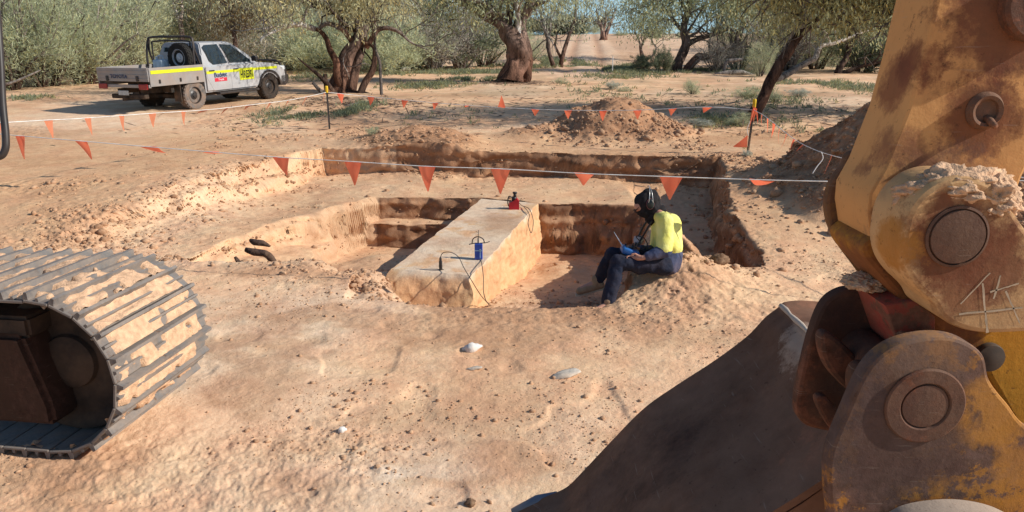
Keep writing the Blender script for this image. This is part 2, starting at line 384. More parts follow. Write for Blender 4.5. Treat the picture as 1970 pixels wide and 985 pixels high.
    o = mesh_np('ground', p, f, M_soil, col=np.clip(col, 0, 1)); o['kind'] = 'structure'
    return o
build_terrain()
# ------------------------------------------------------------------ clods and pebbles (uncountable)
def ico(sub=1):
    bm = bmesh.new(); bmesh.ops.create_icosphere(bm, subdivisions=sub, radius=1); v = np.array([a.co[:] for a in bm.verts]); f = np.array([[q.index for q in a.verts] for a in bm.faces]); bm.free(); return v, f
def rocks(name, x, y, s, mat, colf, sub=1, sink=.25, seed=1, flat=.7, **kw):
    r = np.random.default_rng(seed); V0, F0 = ico(sub); n = len(x); nv = len(V0)
    V = np.repeat(V0[None], n, 0)
    dirs = V0[None]*1.3+r.uniform(-50, 50, (n, 1, 3)); k = fb3(dirs.reshape(-1, 3), 1.1, 2, seed).reshape(n, nv)
    V = V*(1+.38*k[..., None])*r.uniform(.65, 1.25, (n, 1, 3))*np.array([1, 1, flat])
    th = r.uniform(0, 6.28, n); c, s_ = np.cos(th)[:, None], np.sin(th)[:, None]
    V = np.stack([V[..., 0]*c-V[..., 1]*s_, V[..., 0]*s_+V[..., 1]*c, V[..., 2]], -1)*s[:, None, None]
    z = H(x, y); V += np.stack([x, y, z+s*flat*(.5-sink)], -1)[:, None, :]
    Fc = (F0[None]+np.arange(n)[:, None, None]*nv).reshape(-1, 3)
    cc = np.repeat(colf(r, n)[:, None], nv, 1).reshape(-1, 3)
    return mesh_np(name, V.reshape(-1, 3), Fc, mat, col=cc, smooth=False, **kw)
def clod_cols(r, n):
    a = np.array((.42, .23, .13)); b = np.array((.72, .46, .28)); t = r.uniform(0, 1, (n, 1)); return a*(1-t)+b*t
def scatter(n, x0, x1, y0, y1, fn, seed):
    r = np.random.default_rng(seed); x = r.uniform(x0, x1, n); y = y0+(y1-y0)*r.uniform(0, 1, n)**1.2; k = r.uniform(0, 1, n) < fn(x, y); return x[k], y[k], r
xs, ys_, r_ = scatter(90000, -5.5, 5.5, 3.0, 9.0, lambda x, y: ss((fb2(x*.9, y*.9, 3, 201)+.0)*2.4)*.42+.05, 5)
sz = np.clip(.0030*(1-r_.uniform(0, 1, len(xs)))**-.46, .003, .020)
rocks('soil_clods', xs, ys_, sz, M_clod, clod_cols, seed=3, kind='stuff')
xs, ys_, r_ = scatter(60000, -7, 6.5, 7.0, 18, lambda x, y: np.clip(ss((H(x, y, True)[1]-.25)*1.5)*.75+.04, 0, 1), 6)
sz = np.clip(.007*(1-r_.uniform(0, 1, len(xs)))**-.5, .007, .045)
rocks('soil_crumbs', xs, ys_, sz, M_clod, clod_cols, seed=4, kind='stuff')
xs, ys_, r_ = scatter(150000, -5.6, 4.2, 6.6, 15, lambda x, y: ss((H(x, y, True)[2]-.25)*2.5)*.08, 16)
sz = np.clip(.009*(1-r_.uniform(0, 1, len(xs)))**-.48, .009, .055)
rocks('wall_crumbs', xs, ys_, sz, M_clod, lambda r, n: clod_cols(r, n)*np.array((.62, .54, .48)), seed=14, flat=.9, sink=.45, kind='stuff')
th_ = RNG.uniform(0, 6.28, 1500); rr_ = RNG.uniform(.3, 1, 1500)**.7
xs = np.concatenate([2.25+1.9*rr_[:700]*np.cos(th_[:700]), 5.6+3.1*rr_[700:]*np.cos(th_[700:])]); ys_ = np.concatenate([16.6+1.9*rr_[:700]*np.sin(th_[:700]), 10.7+3.0*rr_[700:]*np.sin(th_[700:])])
rocks('spoil_lumps', xs, ys_, np.clip(.016*(1-RNG.uniform(0, 1, 1500))**-.5, .016, .11), M_clod, lambda r, n: clod_cols(r, n)*.8, seed=8, kind='stuff')
# individual stones the photo shows
M_chalk = simple('chalk_stone', (.78, .75, .70), .9, .2, var=.12, sc=14, bump=.4, dust=.35)
M_slab = simple('pale_slab_stone', (.60, .54, .45), .9, .2, var=.15, sc=12, bump=.4, dust=.5)
def stone(name, px, py, w, d, hh, mat, label, rot=0, seed=0, lift=.2):
    V0, F0 = ico(3); c = T(px, py)
    V = V0*(1+.32*fb3(V0+seed*7.7, 1.2, 3, seed)[:, None]); V = np.round(V*2.6+.25*fb3(V0, 3, 2, seed)[:, None])/2.6*.6+V*.4; V[:, 2] *= 1-.5*np.clip(V[:, 0], 0, 1)
    V = V*np.array([w/2, d/2, hh/2]); cr, sr = math.cos(rot), math.sin(rot)
    V = np.stack([V[:, 0]*cr-V[:, 1]*sr, V[:, 0]*sr+V[:, 1]*cr, V[:, 2]+V[:, 0]*.15], 1)
    o = mesh_np(name, V, F0, mat, smooth=False); o.location = (c.x, c.y, c.z+hh*lift)
    tag(o, label, 'stone'); return o
stone('stone', 909, 674, .15, .085, .085, M_chalk, 'bright white chalky stone with a pointed end on the bare foreground soil', .35, 1)
stone('stone', 914, 711, .13, .05, .025, M_slab, 'thin pale flat stone lying just below the white chalky stone', .0, 2)
stone('stone', 1087, 724, .20, .12, .045, M_slab, 'pale grey flat slab of stone half buried in the foreground soil', .5, 3)
stone('stone', 658, 831, .055, .045, .045, M_chalk, 'small round white pebble alone on the soil right of the crawler track', .3, 4)
stone('stone', 1312, 771, .06, .03, .03, M_chalk, 'tiny white pebble beside the edge of the steel bucket', .3, 5)
stone('stone', 904, 972, .06, .06, .05, M_clod, 'brown angular pebble at the bottom centre of the foreground', .3, 6)
stone('stone', 1385, 507, .20, .16, .15, M_clod, 'rounded lump of brown earth at the near end of the shaded side trench', .3, 7)
stone('stone', 1298, 522, .06, .05, .05, M_chalk, 'small pale stone on the soil behind the seated person', .3, 8)
# ------------------------------------------------------------------ undug block between the trenches
def grid_box(corners_top, ztop, zbot, spread, n=(70, 220, 46)):
    A, B, Cc, D = [np.array(c, float) for c in corners_top]      # near-left, near-right, far-right, far-left
    def top(u, v): return (A*(1-u)+B*u)*(1-v)+(D*(1-u)+Cc*u)*v
    V = []; Fs = []; base = 0
    def add(Pt, m, k):
        nonlocal base
        V.append(Pt.reshape(-1, 3)); i = np.arange(m*k).reshape(m, k)+base
        Fs.append(np.stack([i[:-1, :-1], i[:-1, 1:], i[1:, 1:], i[1:, :-1]], -1).reshape(-1, 4)); base += m*k
    nu, nv, nz = n
    U, Vv = np.meshgrid(np.linspace(0, 1, nu), np.linspace(0, 1, nv)); xy = top(U[..., None], Vv[..., None])
    add(np.dstack([xy, np.full(U.shape, ztop)]), nv, nu)
    fn = (B-A)/np.linalg.norm(B-A); fn = np.array([fn[1], -fn[0]])
    bot = {(0, 0): A+fn*spread-np.array([.08, 0]), (1, 0): B+fn*spread*.55+np.array([.10, 0]), (1, 1): Cc+np.array([.08, 0]), (0, 1): D-np.array([.08, 0])}
    tp = {(0, 0): A, (1, 0): B, (1, 1): Cc, (0, 1): D}
    for (a, b, m) in (((0, 0), (1, 0), nu), ((1, 0), (1, 1), nv), ((1, 1), (0, 1), nu), ((0, 1), (0, 0), nv)):
        t = np.linspace(0, 1, m)[:, None]; e0 = tp[a]*(1-t)+tp[b]*t; e1 = bot[a]*(1-t)+bot[b]*t; Q = np.zeros((nz, m, 3))
        for j, w in enumerate(np.linspace(0, 1, nz)):
            k = w**.75; Q[j, :, :2] = e0*(1-k)+e1*k; Q[j, :, 2] = ztop+(zbot-ztop)*w
        add(Q, nz, m)
    return np.concatenate(V), np.concatenate(Fs)
ZB = -.07
bv, bf = grid_box([(-1.34, 8.06), (-.43, 7.80), (.41, 11.75), (-.50, 12.1)], ZB, -1.0, .75)
rnd = np.clip((ZB-bv[:, 2])/.06, 0, 1)
nn3 = np.stack([fb3(bv, 5, 4, 301), fb3(bv+9, 5, 4, 302), fb3(bv+5, 4, 4, 303)], 1)
gr3 = fb3(bv*np.array([1, .8, 9]), 3.0, 3, 305)
nn_u, inv = np.unique(np.round(bv, 4), axis=0, return_inverse=True)
bv2 = bv+nn3*np.array([.034, .034, .014])*(.55+.6*rnd[:, None])+np.stack([gr3*.010*rnd, gr3*0, gr3*0], 1)
cc = np.repeat(np.array((.80, .46, .235))[None], len(bv), 0)
sid = np.clip((ZB-.004-bv[:, 2])/.01, 0, 1)
pale = (1-sid)*(.15+.70*ss(fb2(bv[:, 0]*2.0, bv[:, 1]*1.2, 4, 311)*2.2+.5)); pale = np.maximum(pale, .85*np.exp(-((ZB-bv[:, 2])/.05)**2)*ss(fb2(bv[:, 0]*5, bv[:, 1]*5, 3, 312)*2+.9))
cc = cc*(1-pale[:, None])+np.array((.88, .70, .52))*pale[:, None]
brn = (1-sid)*np.maximum(gauss(bv[:, 0], bv[:, 1], -.15, 10.3, .36, .75, 1.6), .6*gauss(bv[:, 0], bv[:, 1], -.8, 9.2, .25, .4))*.85
cc = cc*(1-brn[:, None])+np.array((.50, .31, .19))*brn[:, None]
stx = sid*ss((fb3(bv*np.array([1, 1, 2.2]), 3, 3, 314)-.05)*3)*.35; cc = cc*(1-stx[:, None])+np.array((.50, .26, .13))*stx[:, None]
blk = mesh_np('earth_block', bv2, bf, M_soil, col=cc)
tag(blk, 'long flat-topped block of pale undug earth left standing between the two trenches', 'earth block')
# ================================================================== EXCAVATOR
def steel(name, paint, cover, rust=(.13, .055, .03), dust=.35, rough=.75, sc=3.0, blots=(), drip=False, dcol=(.40, .24, .14)):
    """faded paint with soft stains, flaked chips inside them, dust; blots are stained spots or painted-in sunlight"""
    n = NT(name, rough, .12); v = n.map((1, 1, .25)) if drip else None
    p1 = n.mix(n.ramp(n.noise(sc*1.1, 4), [(.35, (0, 0, 0)), (.7, (1, 1, 1))]), tuple(c*.80 for c in paint), paint)
    n.blk = 0
    rr = n.mix(n.ramp(n.noise(sc*9, 6, .75), [(.3, (0, 0, 0)), (.7, (1, 1, 1))]), tuple(c*.5 for c in rust), tuple(min(1, c*2.0) for c in rust))
    big = n.noise(sc*.9, 6, .65, v, .3); fine = n.noise(sc*6.5, 10, .78, n.map((1, 1, .5)) if drip else None)
    m = n.math('ADD', big, n.math('MULTIPLY', n.math('SUBTRACT', fine, .5), .55))
    soft = n.ramp(m, [(cover-.16, (1, 1, 1)), (cover+.10, (0, 0, 0))]); chip = n.ramp(m, [(cover-.075, (1, 1, 1)), (cover-.055, (0, 0, 0))])
    k = n.mix(n.math('MULTIPLY', soft, .55), p1, rr); k = n.mix(n.math('MULTIPLY', chip, .85), k, rr)
    for (c, r, col, a) in blots:
        dn = n.n.new('ShaderNodeVectorMath'); dn.operation = 'DISTANCE'; n.L(n.tc.outputs['Object'], dn.inputs[0]); dn.inputs[1].default_value = c
        q = n.math('ADD', dn.outputs['Value'], n.math('MULTIPLY', n.math('SUBTRACT', n.noise(16, 9, .75), .5), r*2.0))
        fr = n.ramp(n.math('DIVIDE', q, r*1.3), [(.55, (1, 1, 1)), (.74, (.6, .6, .6)), (.90, (0, 0, 0))]); k = n.mix(n.math('MULTIPLY', fr, a), k, n.mix(.3, col, rr))
    d = n.ramp(n.noise(sc*.8, 8, .7, v), [(.38, (0, 0, 0)), (.70, (1, 1, 1))]); k = n.mix(n.math('MULTIPLY', d, dust), k, dcol)
    sp = n.ramp(n.noise(sc*22, 5, .7), [(.62, (0, 0, 0)), (.67, (1, 1, 1))]); k = n.mix(n.math('MULTIPLY', sp, .55), k, (.07, .035, .022))
    scr = n.ramp(n.noise(sc*2.2, 4, .6, n.map((1.6, 1, 26)), .2), [(.66, (0, 0, 0)), (.70, (1, 1, 1))]); k = n.mix(n.math('MULTIPLY', scr, .22), k, (.42, .34, .27))
    n.color(k).bump(n.noise(sc*6, 7, .7), .35, .008).bump(chip, -.25, .002).bump(n.noise(sc*40, 3), .25, .0015)
    return n.m
YEL = (.62, .28, .035); FADE = (.76, .385, .14)
def plate(name, px, y0, y1, mat, parent, bev=.006, n=6, closed=True, yp=None, sharp=False):
    """outline traced on the plane y=yp (default y0), a solid from y0 to y1"""
    pts = spline(px, n, True)
    if sharp:
        pts = []
        for a, b in zip(px, px[1:]+px[:1]):
            m_ = max(1, int(math.dist(a, b)/22)); pts += [np.array(a, float)+(np.array(b, float)-np.array(a, float))*k/m_ for k in range(m_)]
    W = [PY(p[0], p[1], yp or y0) for p in pts]; q = np.array([(w.x, w.z) for w in W])
    m = len(q); ar = .5*sum(q[i][0]*q[(i+1) % m][1]-q[(i+1) % m][0]*q[i][1] for i in range(m))
    if ar < 0: q = q[::-1]
    tng = np.roll(q, -1, 0)-np.roll(q, 1, 0); tng /= np.linalg.norm(tng, axis=1)[:, None]+1e-9; nrm = np.stack([tng[:, 1], -tng[:, 0]], 1)
    bm = bmesh.new(); rings = []
    for yy, off in ((y0, -bev), (y0+bev*.3, -bev*.3), (y0+bev, 0), (y1-bev, 0), (y1, -bev)):
        rings.append([bm.verts.new((a[0], yy, a[1])) for a in q+nrm*off])
    for A, B in zip(rings, rings[1:]):
        for k in range(m): bm.faces.new((A[k], A[(k+1) % m], B[(k+1) % m], B[k]))
    from mathutils.geometry import delaunay_2d_cdt
    for ring in (rings[0], rings[-1]):
        vs, _e, fs, ov, _a, _b = delaunay_2d_cdt([Vector((v.co.x, v.co.z)) for v in ring], [], [list(range(m))], 1, 1e-6)
        yy = ring[0].co.y; mp = [ring[o_[0]] if o_ else bm.verts.new((c_.x, yy, c_.y)) for c_, o_ in zip(vs, ov)]
        for f_ in fs:
            try: bm.faces.new([mp[i_] for i_ in f_])
            except ValueError: pass
        for k in range(m):
            e = bm.edges.get((ring[k], ring[(k+1) % m]))
            if e: e.smooth = False
    return autosmooth(obj(name, bm, mat, parent), 40)
def disc(name, px, py, y, r, prof, mat, parent, n=48):
    c = PY(px, py, y); M = Matrix.Translation(c) @ Matrix.Rotation(math.pi/2, 4, 'X')
    bm = bmesh.new(); lathe(bm, [(a*r, h) for a, h in prof], n, M); return autosmooth(obj(name, bm, mat, parent), 30)
def loc(px, py, y): return tuple(PY(px, py, y))
exc = thing('excavator', 'muddy yellow excavator, its crawler track at left and its arm and bucket at right', 'excavator', (0, 0, 0))
M_stick = steel('stick_paint', FADE, .43, (.17, .045, .020), .14, sc=2.2, drip=True, blots=[(loc(1890, 225, 1.62), .085, (.16, .06, .03), .9), (loc(1960, 10, 1.62), .15, (.13, .055, .035), .9), (loc(1800, 400, 1.62), .13, (.13, .11, .10), .55),
    (loc(1770, 120, 1.66), .05, (.15, .05, .03), .85), (loc(1745, 160, 1.70), .07, (.17, .06, .035), .8), (loc(1735, 290, 1.66), .06, (.20, .08, .05), .7), (loc(1700, 330, 1.7), .05, (.2, .08, .05), .7)])
M_knuck = steel('knuckle_paint', (.70, .42, .19), .45, (.17, .055, .025), .30, sc=3.2, blots=[(loc(1840, 465, 1.45), .11, (.13, .04, .02), .95), (loc(1920, 510, 1.45), .075, (.15, .045, .022), .9), (loc(1850, 560, 1.45), .06, (.16, .05, .025), .8), (loc(1715, 470, 1.50), .06, (.60, .27, .05), .9)])
M_link = steel('link_paint', YEL, .36, (.20, .06, .025), .06, sc=2.6, blots=[(loc(1700, 560, 1.7), .20, (.16, .06, .035), .85), (loc(1850, 655, 1.62), .05, (.13, .055, .03), .8)])
M_ear = steel('ear_paint', (.60, .25, .035), .60, (.095, .055, .048), .22, sc=3.6, dcol=(.30, .22, .16), blots=[(loc(1905, 800, 1.42), .085, (.66, .28, .035), .95), (loc(1680, 800, 1.42), .17, (.075, .048, .042), .9), (loc(1760, 860, 1.42), .12, (.10, .05, .035), .8), (loc(1800, 690, 1.42), .08, (.22, .14, .10), .6), (loc(1950, 900, 1.42), .05, (.62, .26, .04), .8)])
M_dark = steel('dark_worn_steel', (.075, .042, .032), .48, (.13, .05, .03), .22, sc=3.0)
M_shell = steel('bucket_steel', (.13, .066, .040), .48, (.15, .06, .032), .60, sc=2.2, dcol=(.36, .20, .13), blots=[(loc(1240, 905, 2.3), .20, (.02, .016, .015), 1), (loc(1330, 860, 2.3), .10, (.02, .016, .015), 1), (loc(1160, 950, 2.4), .09, (.03, .024, .022), .9), (loc(1575, 650, 2.30), .13, (.62, .48, .36), .9)])  # dark blots are oil; the pale last one paints sunlight on the top
M_red = steel('red_paint', (.42, .06, .045), .54, (.13, .06, .04), .45, sc=5)
M_pin = steel('pin_steel', (.13, .07, .05), .5, (.15, .06, .035), .25, sc=8)
M_rub = simple('black_rubber', (.035, .033, .03), .7, .3, dust=.35)
M_blk = simple('black_metal', (.02, .02, .022), .45, .4, dust=.1)
M_caked = simple('caked_soil', (.66, .42, .26), .95, .1, var=.25, sc=25, bump=.8)
stick = plate('stick', [(1915, -500), (1826, -90), (1804, -10), (1776, 101), (1745, 212), (1700, 323), (1672, 372), (1668, 410), (1675, 460), (1700, 520), (1760, 580), (1860, 560), (1930, 440), (1968, 340), (2060, 150), (2150, -90), (2250, -500)], 1.62, 1.80, M_stick, exc, .008, sharp=True)
plate('stick_end', [(1650, 290), (1622, 320), (1598, 355), (1590, 400), (1603, 450), (1640, 505), (1690, 560), (1790, 600), (1850, 480), (1800, 290)], 1.80, 1.83, steel('rusty_cheek', (.20, .10, .035), .5, (.10, .05, .03), .25, sc=3), exc, .008)
disc('grease_port', 1893, 213, 1.62, .040, [(.98, -.01), (1, .003), (.8, .016), (.62, .012), (.58, .004), (.50, -.02+.022)], M_pin, stick)
bm = bmesh.new(); c = PY(1898, 232, 1.62); tube(bm, [c+Vector((-.006, .02, .012)), c+Vector((0, -.012, 0)), c+Vector((.002, -.03, -.01))], [.010, .008, .006], 10); obj('grease_nipple', bm, M_pin, stick, True)
disc('upper_pin_boss', 1990, 8, 1.62, .075, [(1, -.01), (1, .025), (.92, .035), (.6, .035), (.55, .028), (.2, .03)], M_pin, exc)
knk = plate('side_link', [(1735, 470), (1750, 405), (1790, 360), (1845, 340), (1905, 350), (1945, 395), (1985, 450), (2060, 500), (2120, 640), (2000, 640), (1905, 643), (1850, 634), (1812, 612), (1795, 585), (1760, 550), (1740, 515)], 1.45, 1.60, M_knuck, exc, .012)
disc('pin', 1840, 455, 1.45, .056, [(1.12, -.01), (1.12, .004), (1.03, .006), (1.0, -.002), (.96, .007), (.5, .010), (.05, .011)], M_pin, knk)
# scratched marks on the link face
bm = bmesh.new()
for a, b, w in (((1890, 545), (1900, 640), 6), ((1845, 605), (1968, 592), 5), ((1848, 585), (1905, 525), 3), ((1925, 530), (1912, 575), 4), ((1905, 562), (1960, 545), 4), ((1935, 560), (1962, 622), 4)):
    p0 = PY(*a, 1.4485); p1 = PY(*b, 1.4485); d = (p1-p0).normalized(); s = Vector((-d.z, 0, d.x))*w/2*1.45/1450
    vs = []
    for k in range(9):
        t = k/8; j = random.uniform(.4, 1.25); p = p0.lerp(p1, t); vs.append((bm.verts.new(p+s*j), bm.verts.new(p-s*random.uniform(.4, 1.25))))
    for A, B in zip(vs, vs[1:]): bm.faces.new((A[0], A[1], B[1], B[0]))
obj('scratch_mark', bm, simple('scratched_dust', (.50, .38, .26), .9, .1, var=.2, sc=30), knk)
lnk = plate('bucket_link', [(1660, 470), (1700, 540), (1765, 605), (1830, 662), (1880, 690), (1915, 750), (1985, 855), (2120, 930), (2120, 560), (1900, 480), (1780, 430)], 1.615, 1.80, M_link, exc, .012)
disc('link_pin', 1899, 685, 1.615, .034, [(1, -.01), (1, .010), (.93, .016), (.4, .02), (.1, .021)], M_rub, lnk)
ear = plate('bucket_ear', [(1600, 1000), (1594, 930), (1599, 870), (1635, 780), (1662, 722), (1692, 685), (1735, 660), (1795, 648), (1850, 654), (1893, 684), (1906, 733), (1940, 778), (1990, 830), (2150, 900), (2150, 1300), (1660, 1300), (1610, 1120)], 1.42, 1.465, M_ear, exc, .008)
disc('pin_ring', 1778, 780, 1.42, .083, [(1, -.01), (1, .004), (.96, .007), (.64, .007), (.60, .003), (.58, -.002), (.565, .005), (.3, .007), (.03, .007)], M_pin, ear)
plate('wear_hump', [(1690, 1010), (1716, 972), (1780, 956), (1850, 956), (1915, 974), (1965, 1015), (1850, 1060)], 1.12, 1.415, steel('dusty_steel', (.42, .33, .26), .3, (.2, .13, .1), .5, sc=4, dcol=(.55, .42, .32)), exc, .012, yp=1.415)
ef = plate('bucket_ear', [(1535, 800), (1533, 768), (1545, 706), (1562, 640), (1582, 590), (1608, 565), (1645, 556), (1695, 570), (1735, 620), (1725, 760), (1680, 840), (1610, 834), (1556, 822)], 1.75, 1.79, M_dark, exc, .010)
c1 = PY(1778, 780, 1.45); bm = bmesh.new(); tube(bm, [c1, c1+Vector((0, .36, 0))], .058, 28); autosmooth(obj('hinge_pin', bm, M_dark, exc))
plate('lifting_eye', [(1577, 655), (1590, 640), (1622, 660), (1655, 698), (1668, 738), (1652, 762), (1620, 742), (1588, 702)], 1.66, 1.70, M_dark, exc, .012)
plate('lifting_eye', [(1638, 722), (1655, 702), (1680, 715), (1690, 770), (1662, 800), (1640, 765)], 1.60, 1.64, M_dark, exc, .010)
plate('lifting_eye', [(1570, 770), (1590, 764), (1618, 800), (1632, 835), (1612, 836), (1590, 815)], 1.69, 1.72, M_dark, exc, .008)
arm = plate('red_arm', [(1703, 588), (1760, 578), (1800, 610), (1800, 720), (1752, 705), (1732, 672)], 1.60, 1.79, M_red, exc, .004, sharp=True)
def dirt(name, c, rad, n, parent, seed, mat=M_caked, sub=5, lump=.3):
    V0, F0 = ico(sub); V = V0*(1+lump*fb3(V0+seed, 2.2, 3, seed)[:, None]+.16*fb3(V0+seed, 7, 3, seed+1)[:, None]+.05*fb3(V0, 20, 2, seed+2)[:, None])*np.array(rad)
    V = V+np.array(c); return mesh_np(name, V, F0, mat, parent, smooth=False)
c = PY(1845, 352, 1.50); dirt('caked_soil', (c.x, 1.50, c.z-.012), (.105, .060, .045), 5, knk, 3)
c = PY(1900, 372, 1.50); dirt('caked_soil', (c.x, 1.50, c.z-.01), (.055, .055, .045), 5, knk, 9)
c = PY(1665, 542, 1.72); dirt('caked_soil', (c.x, 1.72, c.z), (.045, .05, .018), 5, arm, 5)
c = PY(1745, 585, 1.64); dirt('caked_soil', (c.x, 1.64, c.z), (.035, .02, .010), 4, arm, 6)
c = PY(1780, 668, 1.55); dirt('caked_soil', (c.x, 1.55, c.z), (.065, .06, .030), 4, ear, 7, simple('damp_caked_soil', (.20, .10, .06), .95, .1, sc=25, bump=.8))
# bucket: profile on the far rim, swept to the near side
prof = [(925, 1040), (960, 1010), (1003, 985), (1045, 962), (1085, 942), (1115, 915), (1172, 858), (1238, 795), (1300, 752), (1375, 702), (1438, 652), (1472, 614), (1494, 597), (1501, 591), (1510, 589), (1540, 586), (1590, 587), (1665, 592), (1740, 605)]
pr = [PY(p[0], p[1], 2.6) for p in spline(prof, 5)]
bk = bmesh.new(); ny = 26; rows = []
for j in range(ny+1):
    yy = 2.6-.86*j/ny; rows.append([bk.verts.new((p.x+.006*math.sin(j*.5+i*.11), yy, p.z+.006*math.sin(j*.7+i*.2)+(.012 if j in (0,) else 0))) for i, p in enumerate(pr)])
for A, B in zip(rows, rows[1:]):
    for k in range(len(pr)-1): bk.faces.new((A[k], A[k+1], B[k+1], B[k]))
r = bmesh.ops.extrude_face_region(bk, geom=list(bk.faces)); vv = [v for v in r['geom'] if isinstance(v, bmesh.types.BMVert)]
for v in vv: v.co += Vector((.014, 0, -.016))
bucket = autosmooth(obj('bucket', bk, M_shell, exc), 40)
np_ = [PY(p[0], p[1], 2.6) for p in prof]
def side(yy, name):
    bm = bmesh.new(); top = [(p.x+.015, p.z-.018) for p in np_]; bot = [(np_[-1].x+.1, np_[-1].z-.5), (np_[-1].x-.2, np_[0].z-.45), (np_[0].x+.15, np_[0].z-.25)]
    a = [bm.verts.new((x, yy, z)) for x, z in top+bot]; b = [bm.verts.new((x, yy+.025, z)) for x, z in top+bot]; m = len(a)
    for k in range(m): bm.faces.new((a[k], a[(k+1) % m], b[(k+1) % m], b[k]))
    fs = [bm.faces.new(a[::-1]), bm.faces.new(b)]; bmesh.ops.triangulate(bm, faces=fs); obj(name, bm, M_shell, bucket)
side(1.745, 'side_plate'); side(2.555, 'side_plate')
bm = bmesh.new(); e0, e1 = PY(1003, 984, 2.6), PY(1068, 955, 2.6); tube(bm, [e0+Vector((-.03, .015, -.02)), e0.lerp(e1, .5)+Vector((0, .015, .004)), e1+Vector((.01, .015, 0))], [.022, .024, .012], 12)
obj('cutting_edge', bm, simple('blue_grey_steel', (.16, .18, .22), .5, .4, .2), bucket, True)
bm = bmesh.new(); e0, e1 = PY(1503, 596, 2.6), PY(1595, 588, 2.6); tube(bm, [e0, e0.lerp(e1, .5)+Vector((0, 0, .004)), e1], .010, 10)
obj('rim', bm, M_dark, bucket, True)
bm = bmesh.new(); c0_ = PY(1502, 590, 2.6); tube(bm, [Vector((c0_.x+.002*math.sin(k*1.9), 2.6-.05*k, c0_.z+.004)) for k in range(18)], [.009+.002*math.sin(k*2.3) for k in range(18)], 10); obj('lit_crease_strip', bm, steel('lit_crease_steel', (.55, .46, .38), .36, (.2, .12, .08), .4, sc=6, dcol=(.60, .46, .34)), bucket, True)  # pale bar added along the crease to stand for sunlight on it
# grab rail at the left edge
bm = bmesh.new(); tube(bm, spline([P(*q, 2.5) for q in ((-6, 20), (1, 120), (5, 200), (11, 262), (9, 290), (-6, 303), (-60, 306))], 6), .0115, 10); obj('grab_rail', bm, M_blk, exc, True)
# ---- crawler track
ax = Vector((.14, .99, 0)).normalized(); fw = Vector((.99, -.14, 0)).normalized(); Rr = .505; Wd = .95; Ls = 3.3
Cn = Vector((-2.66, 3.90, .505))
trk = bpy.data.objects.new('crawler_track', None); link(trk, exc)
M_shoe = steel('shoe_steel', (.20, .195, .19), .42, (.12, .075, .05), .55, rough=.5, sc=6, dcol=(.46, .31, .20))
def shoe_mesh(seed, pitch):
    bm = bmesh.new(); h = pitch*.5
    bx(bm, (-h*.97, 0, -.012), (h*.97, Wd, .006), .004)
    for gx, hh, w in ((-h*.82, .046, .012), (h*.12, .026, .008)):
        v = [bm.verts.new((gx+dx, y, z)) for y in (0.004, Wd-.004) for dx, z in ((-w*1.5, .004), (w*1.5, .004), (w*.8, hh), (-w*.8, hh))]
        bm.faces.new(v[:4][::-1]); bm.faces.new(v[4:])
        for k in range(4): bm.faces.new((v[k], v[(k+1) % 4], v[4+(k+1) % 4], v[4+k]))
    # hooked front lip and link lugs below
    bx(bm, (-.03, Wd*.42, -.07), (.03, Wd*.46, -.012)); bx(bm, (-.03, Wd*.54, -.07), (.03, Wd*.58, -.012))
    n0 = len(bm.faces); nx, ny_ = 14, 90
    X, Y = np.meshgrid(np.linspace(-h*.93, h*.96, nx), np.linspace(.02, Wd-.02, ny_))
    K = fb2(X*9+seed*3.1, Y*6+seed, 4, 400+seed); Z = .012+.020*ss(K*1.6+.75)+.004*fb2(X*40, Y*40, 3, 410+seed)
    hole = ss((fb2(X*7, Y*7+seed*5, 3, 430+seed)-.38)*6)+ss((np.minimum(Y, Wd-Y)*-1+.10+.05*vn2(X*5, Y*9+seed, 9))*14)*.9; Z = Z-.035*hole
    g = [[bm.verts.new((X[j, i], Y[j, i], Z[j, i])) for i in range(nx)] for j in range(ny_)]
    for j in range(ny_-1):
        for i in range(nx-1):
            f = bm.faces.new((g[j][i], g[j][i+1], g[j+1][i+1], g[j+1][i])); f.material_index = 1; f.smooth = True
    me = bpy.data.meshes.new('track_shoe'); bm.normal_update(); bm.to_mesh(me); bm.free(); me.materials.append(M_shoe); me.materials.append(M_caked); return me
Rb = Rr-.045; total = 2*Ls+2*math.pi*Rb; ns = 64; pitch = total/ns
shoes = [shoe_mesh(k, pitch) for k in range(6)]
for k in range(ns):
    s = (k+.35)*pitch
    if s < math.pi*Rb: a = -math.pi/2+s/Rb; cx, cz = Rb*math.cos(a), Rb*math.sin(a); t = Vector((-math.sin(a), 0, math.cos(a)))
    elif s < math.pi*Rb+Ls: cx, cz = -(s-math.pi*Rb), Rb-.012*math.sin((s-math.pi*Rb)*2.2); t = Vector((-1, 0, 0))
    elif s < 2*math.pi*Rb+Ls: a = math.pi/2+(s-math.pi*Rb-Ls)/Rb; cx, cz = -Ls+Rb*math.cos(a), Rb*math.sin(a); t = Vector((-math.sin(a), 0, math.cos(a)))
    else: cx, cz = -Ls+(s-2*math.pi*Rb-Ls), -Rb; t = Vector((1, 0, 0))
    tw = fw*t.x+Vector((0, 0, t.z)); nz = ax.cross(tw)*-1
    if nz.dot(fw*cx+Vector((0, 0, cz))-(fw*max(min(cx, 0), -Ls))) < 0: nz = -nz
    xx = ax.cross(nz); M = Matrix((xx, ax, nz)).transposed().to_4x4()
    o = bpy.data.objects.new('track_shoe', shoes[k % 6]); link(o, trk); M.translation = Cn+fw*cx+Vector((0, 0, cz-.0)); o.matrix_world = M
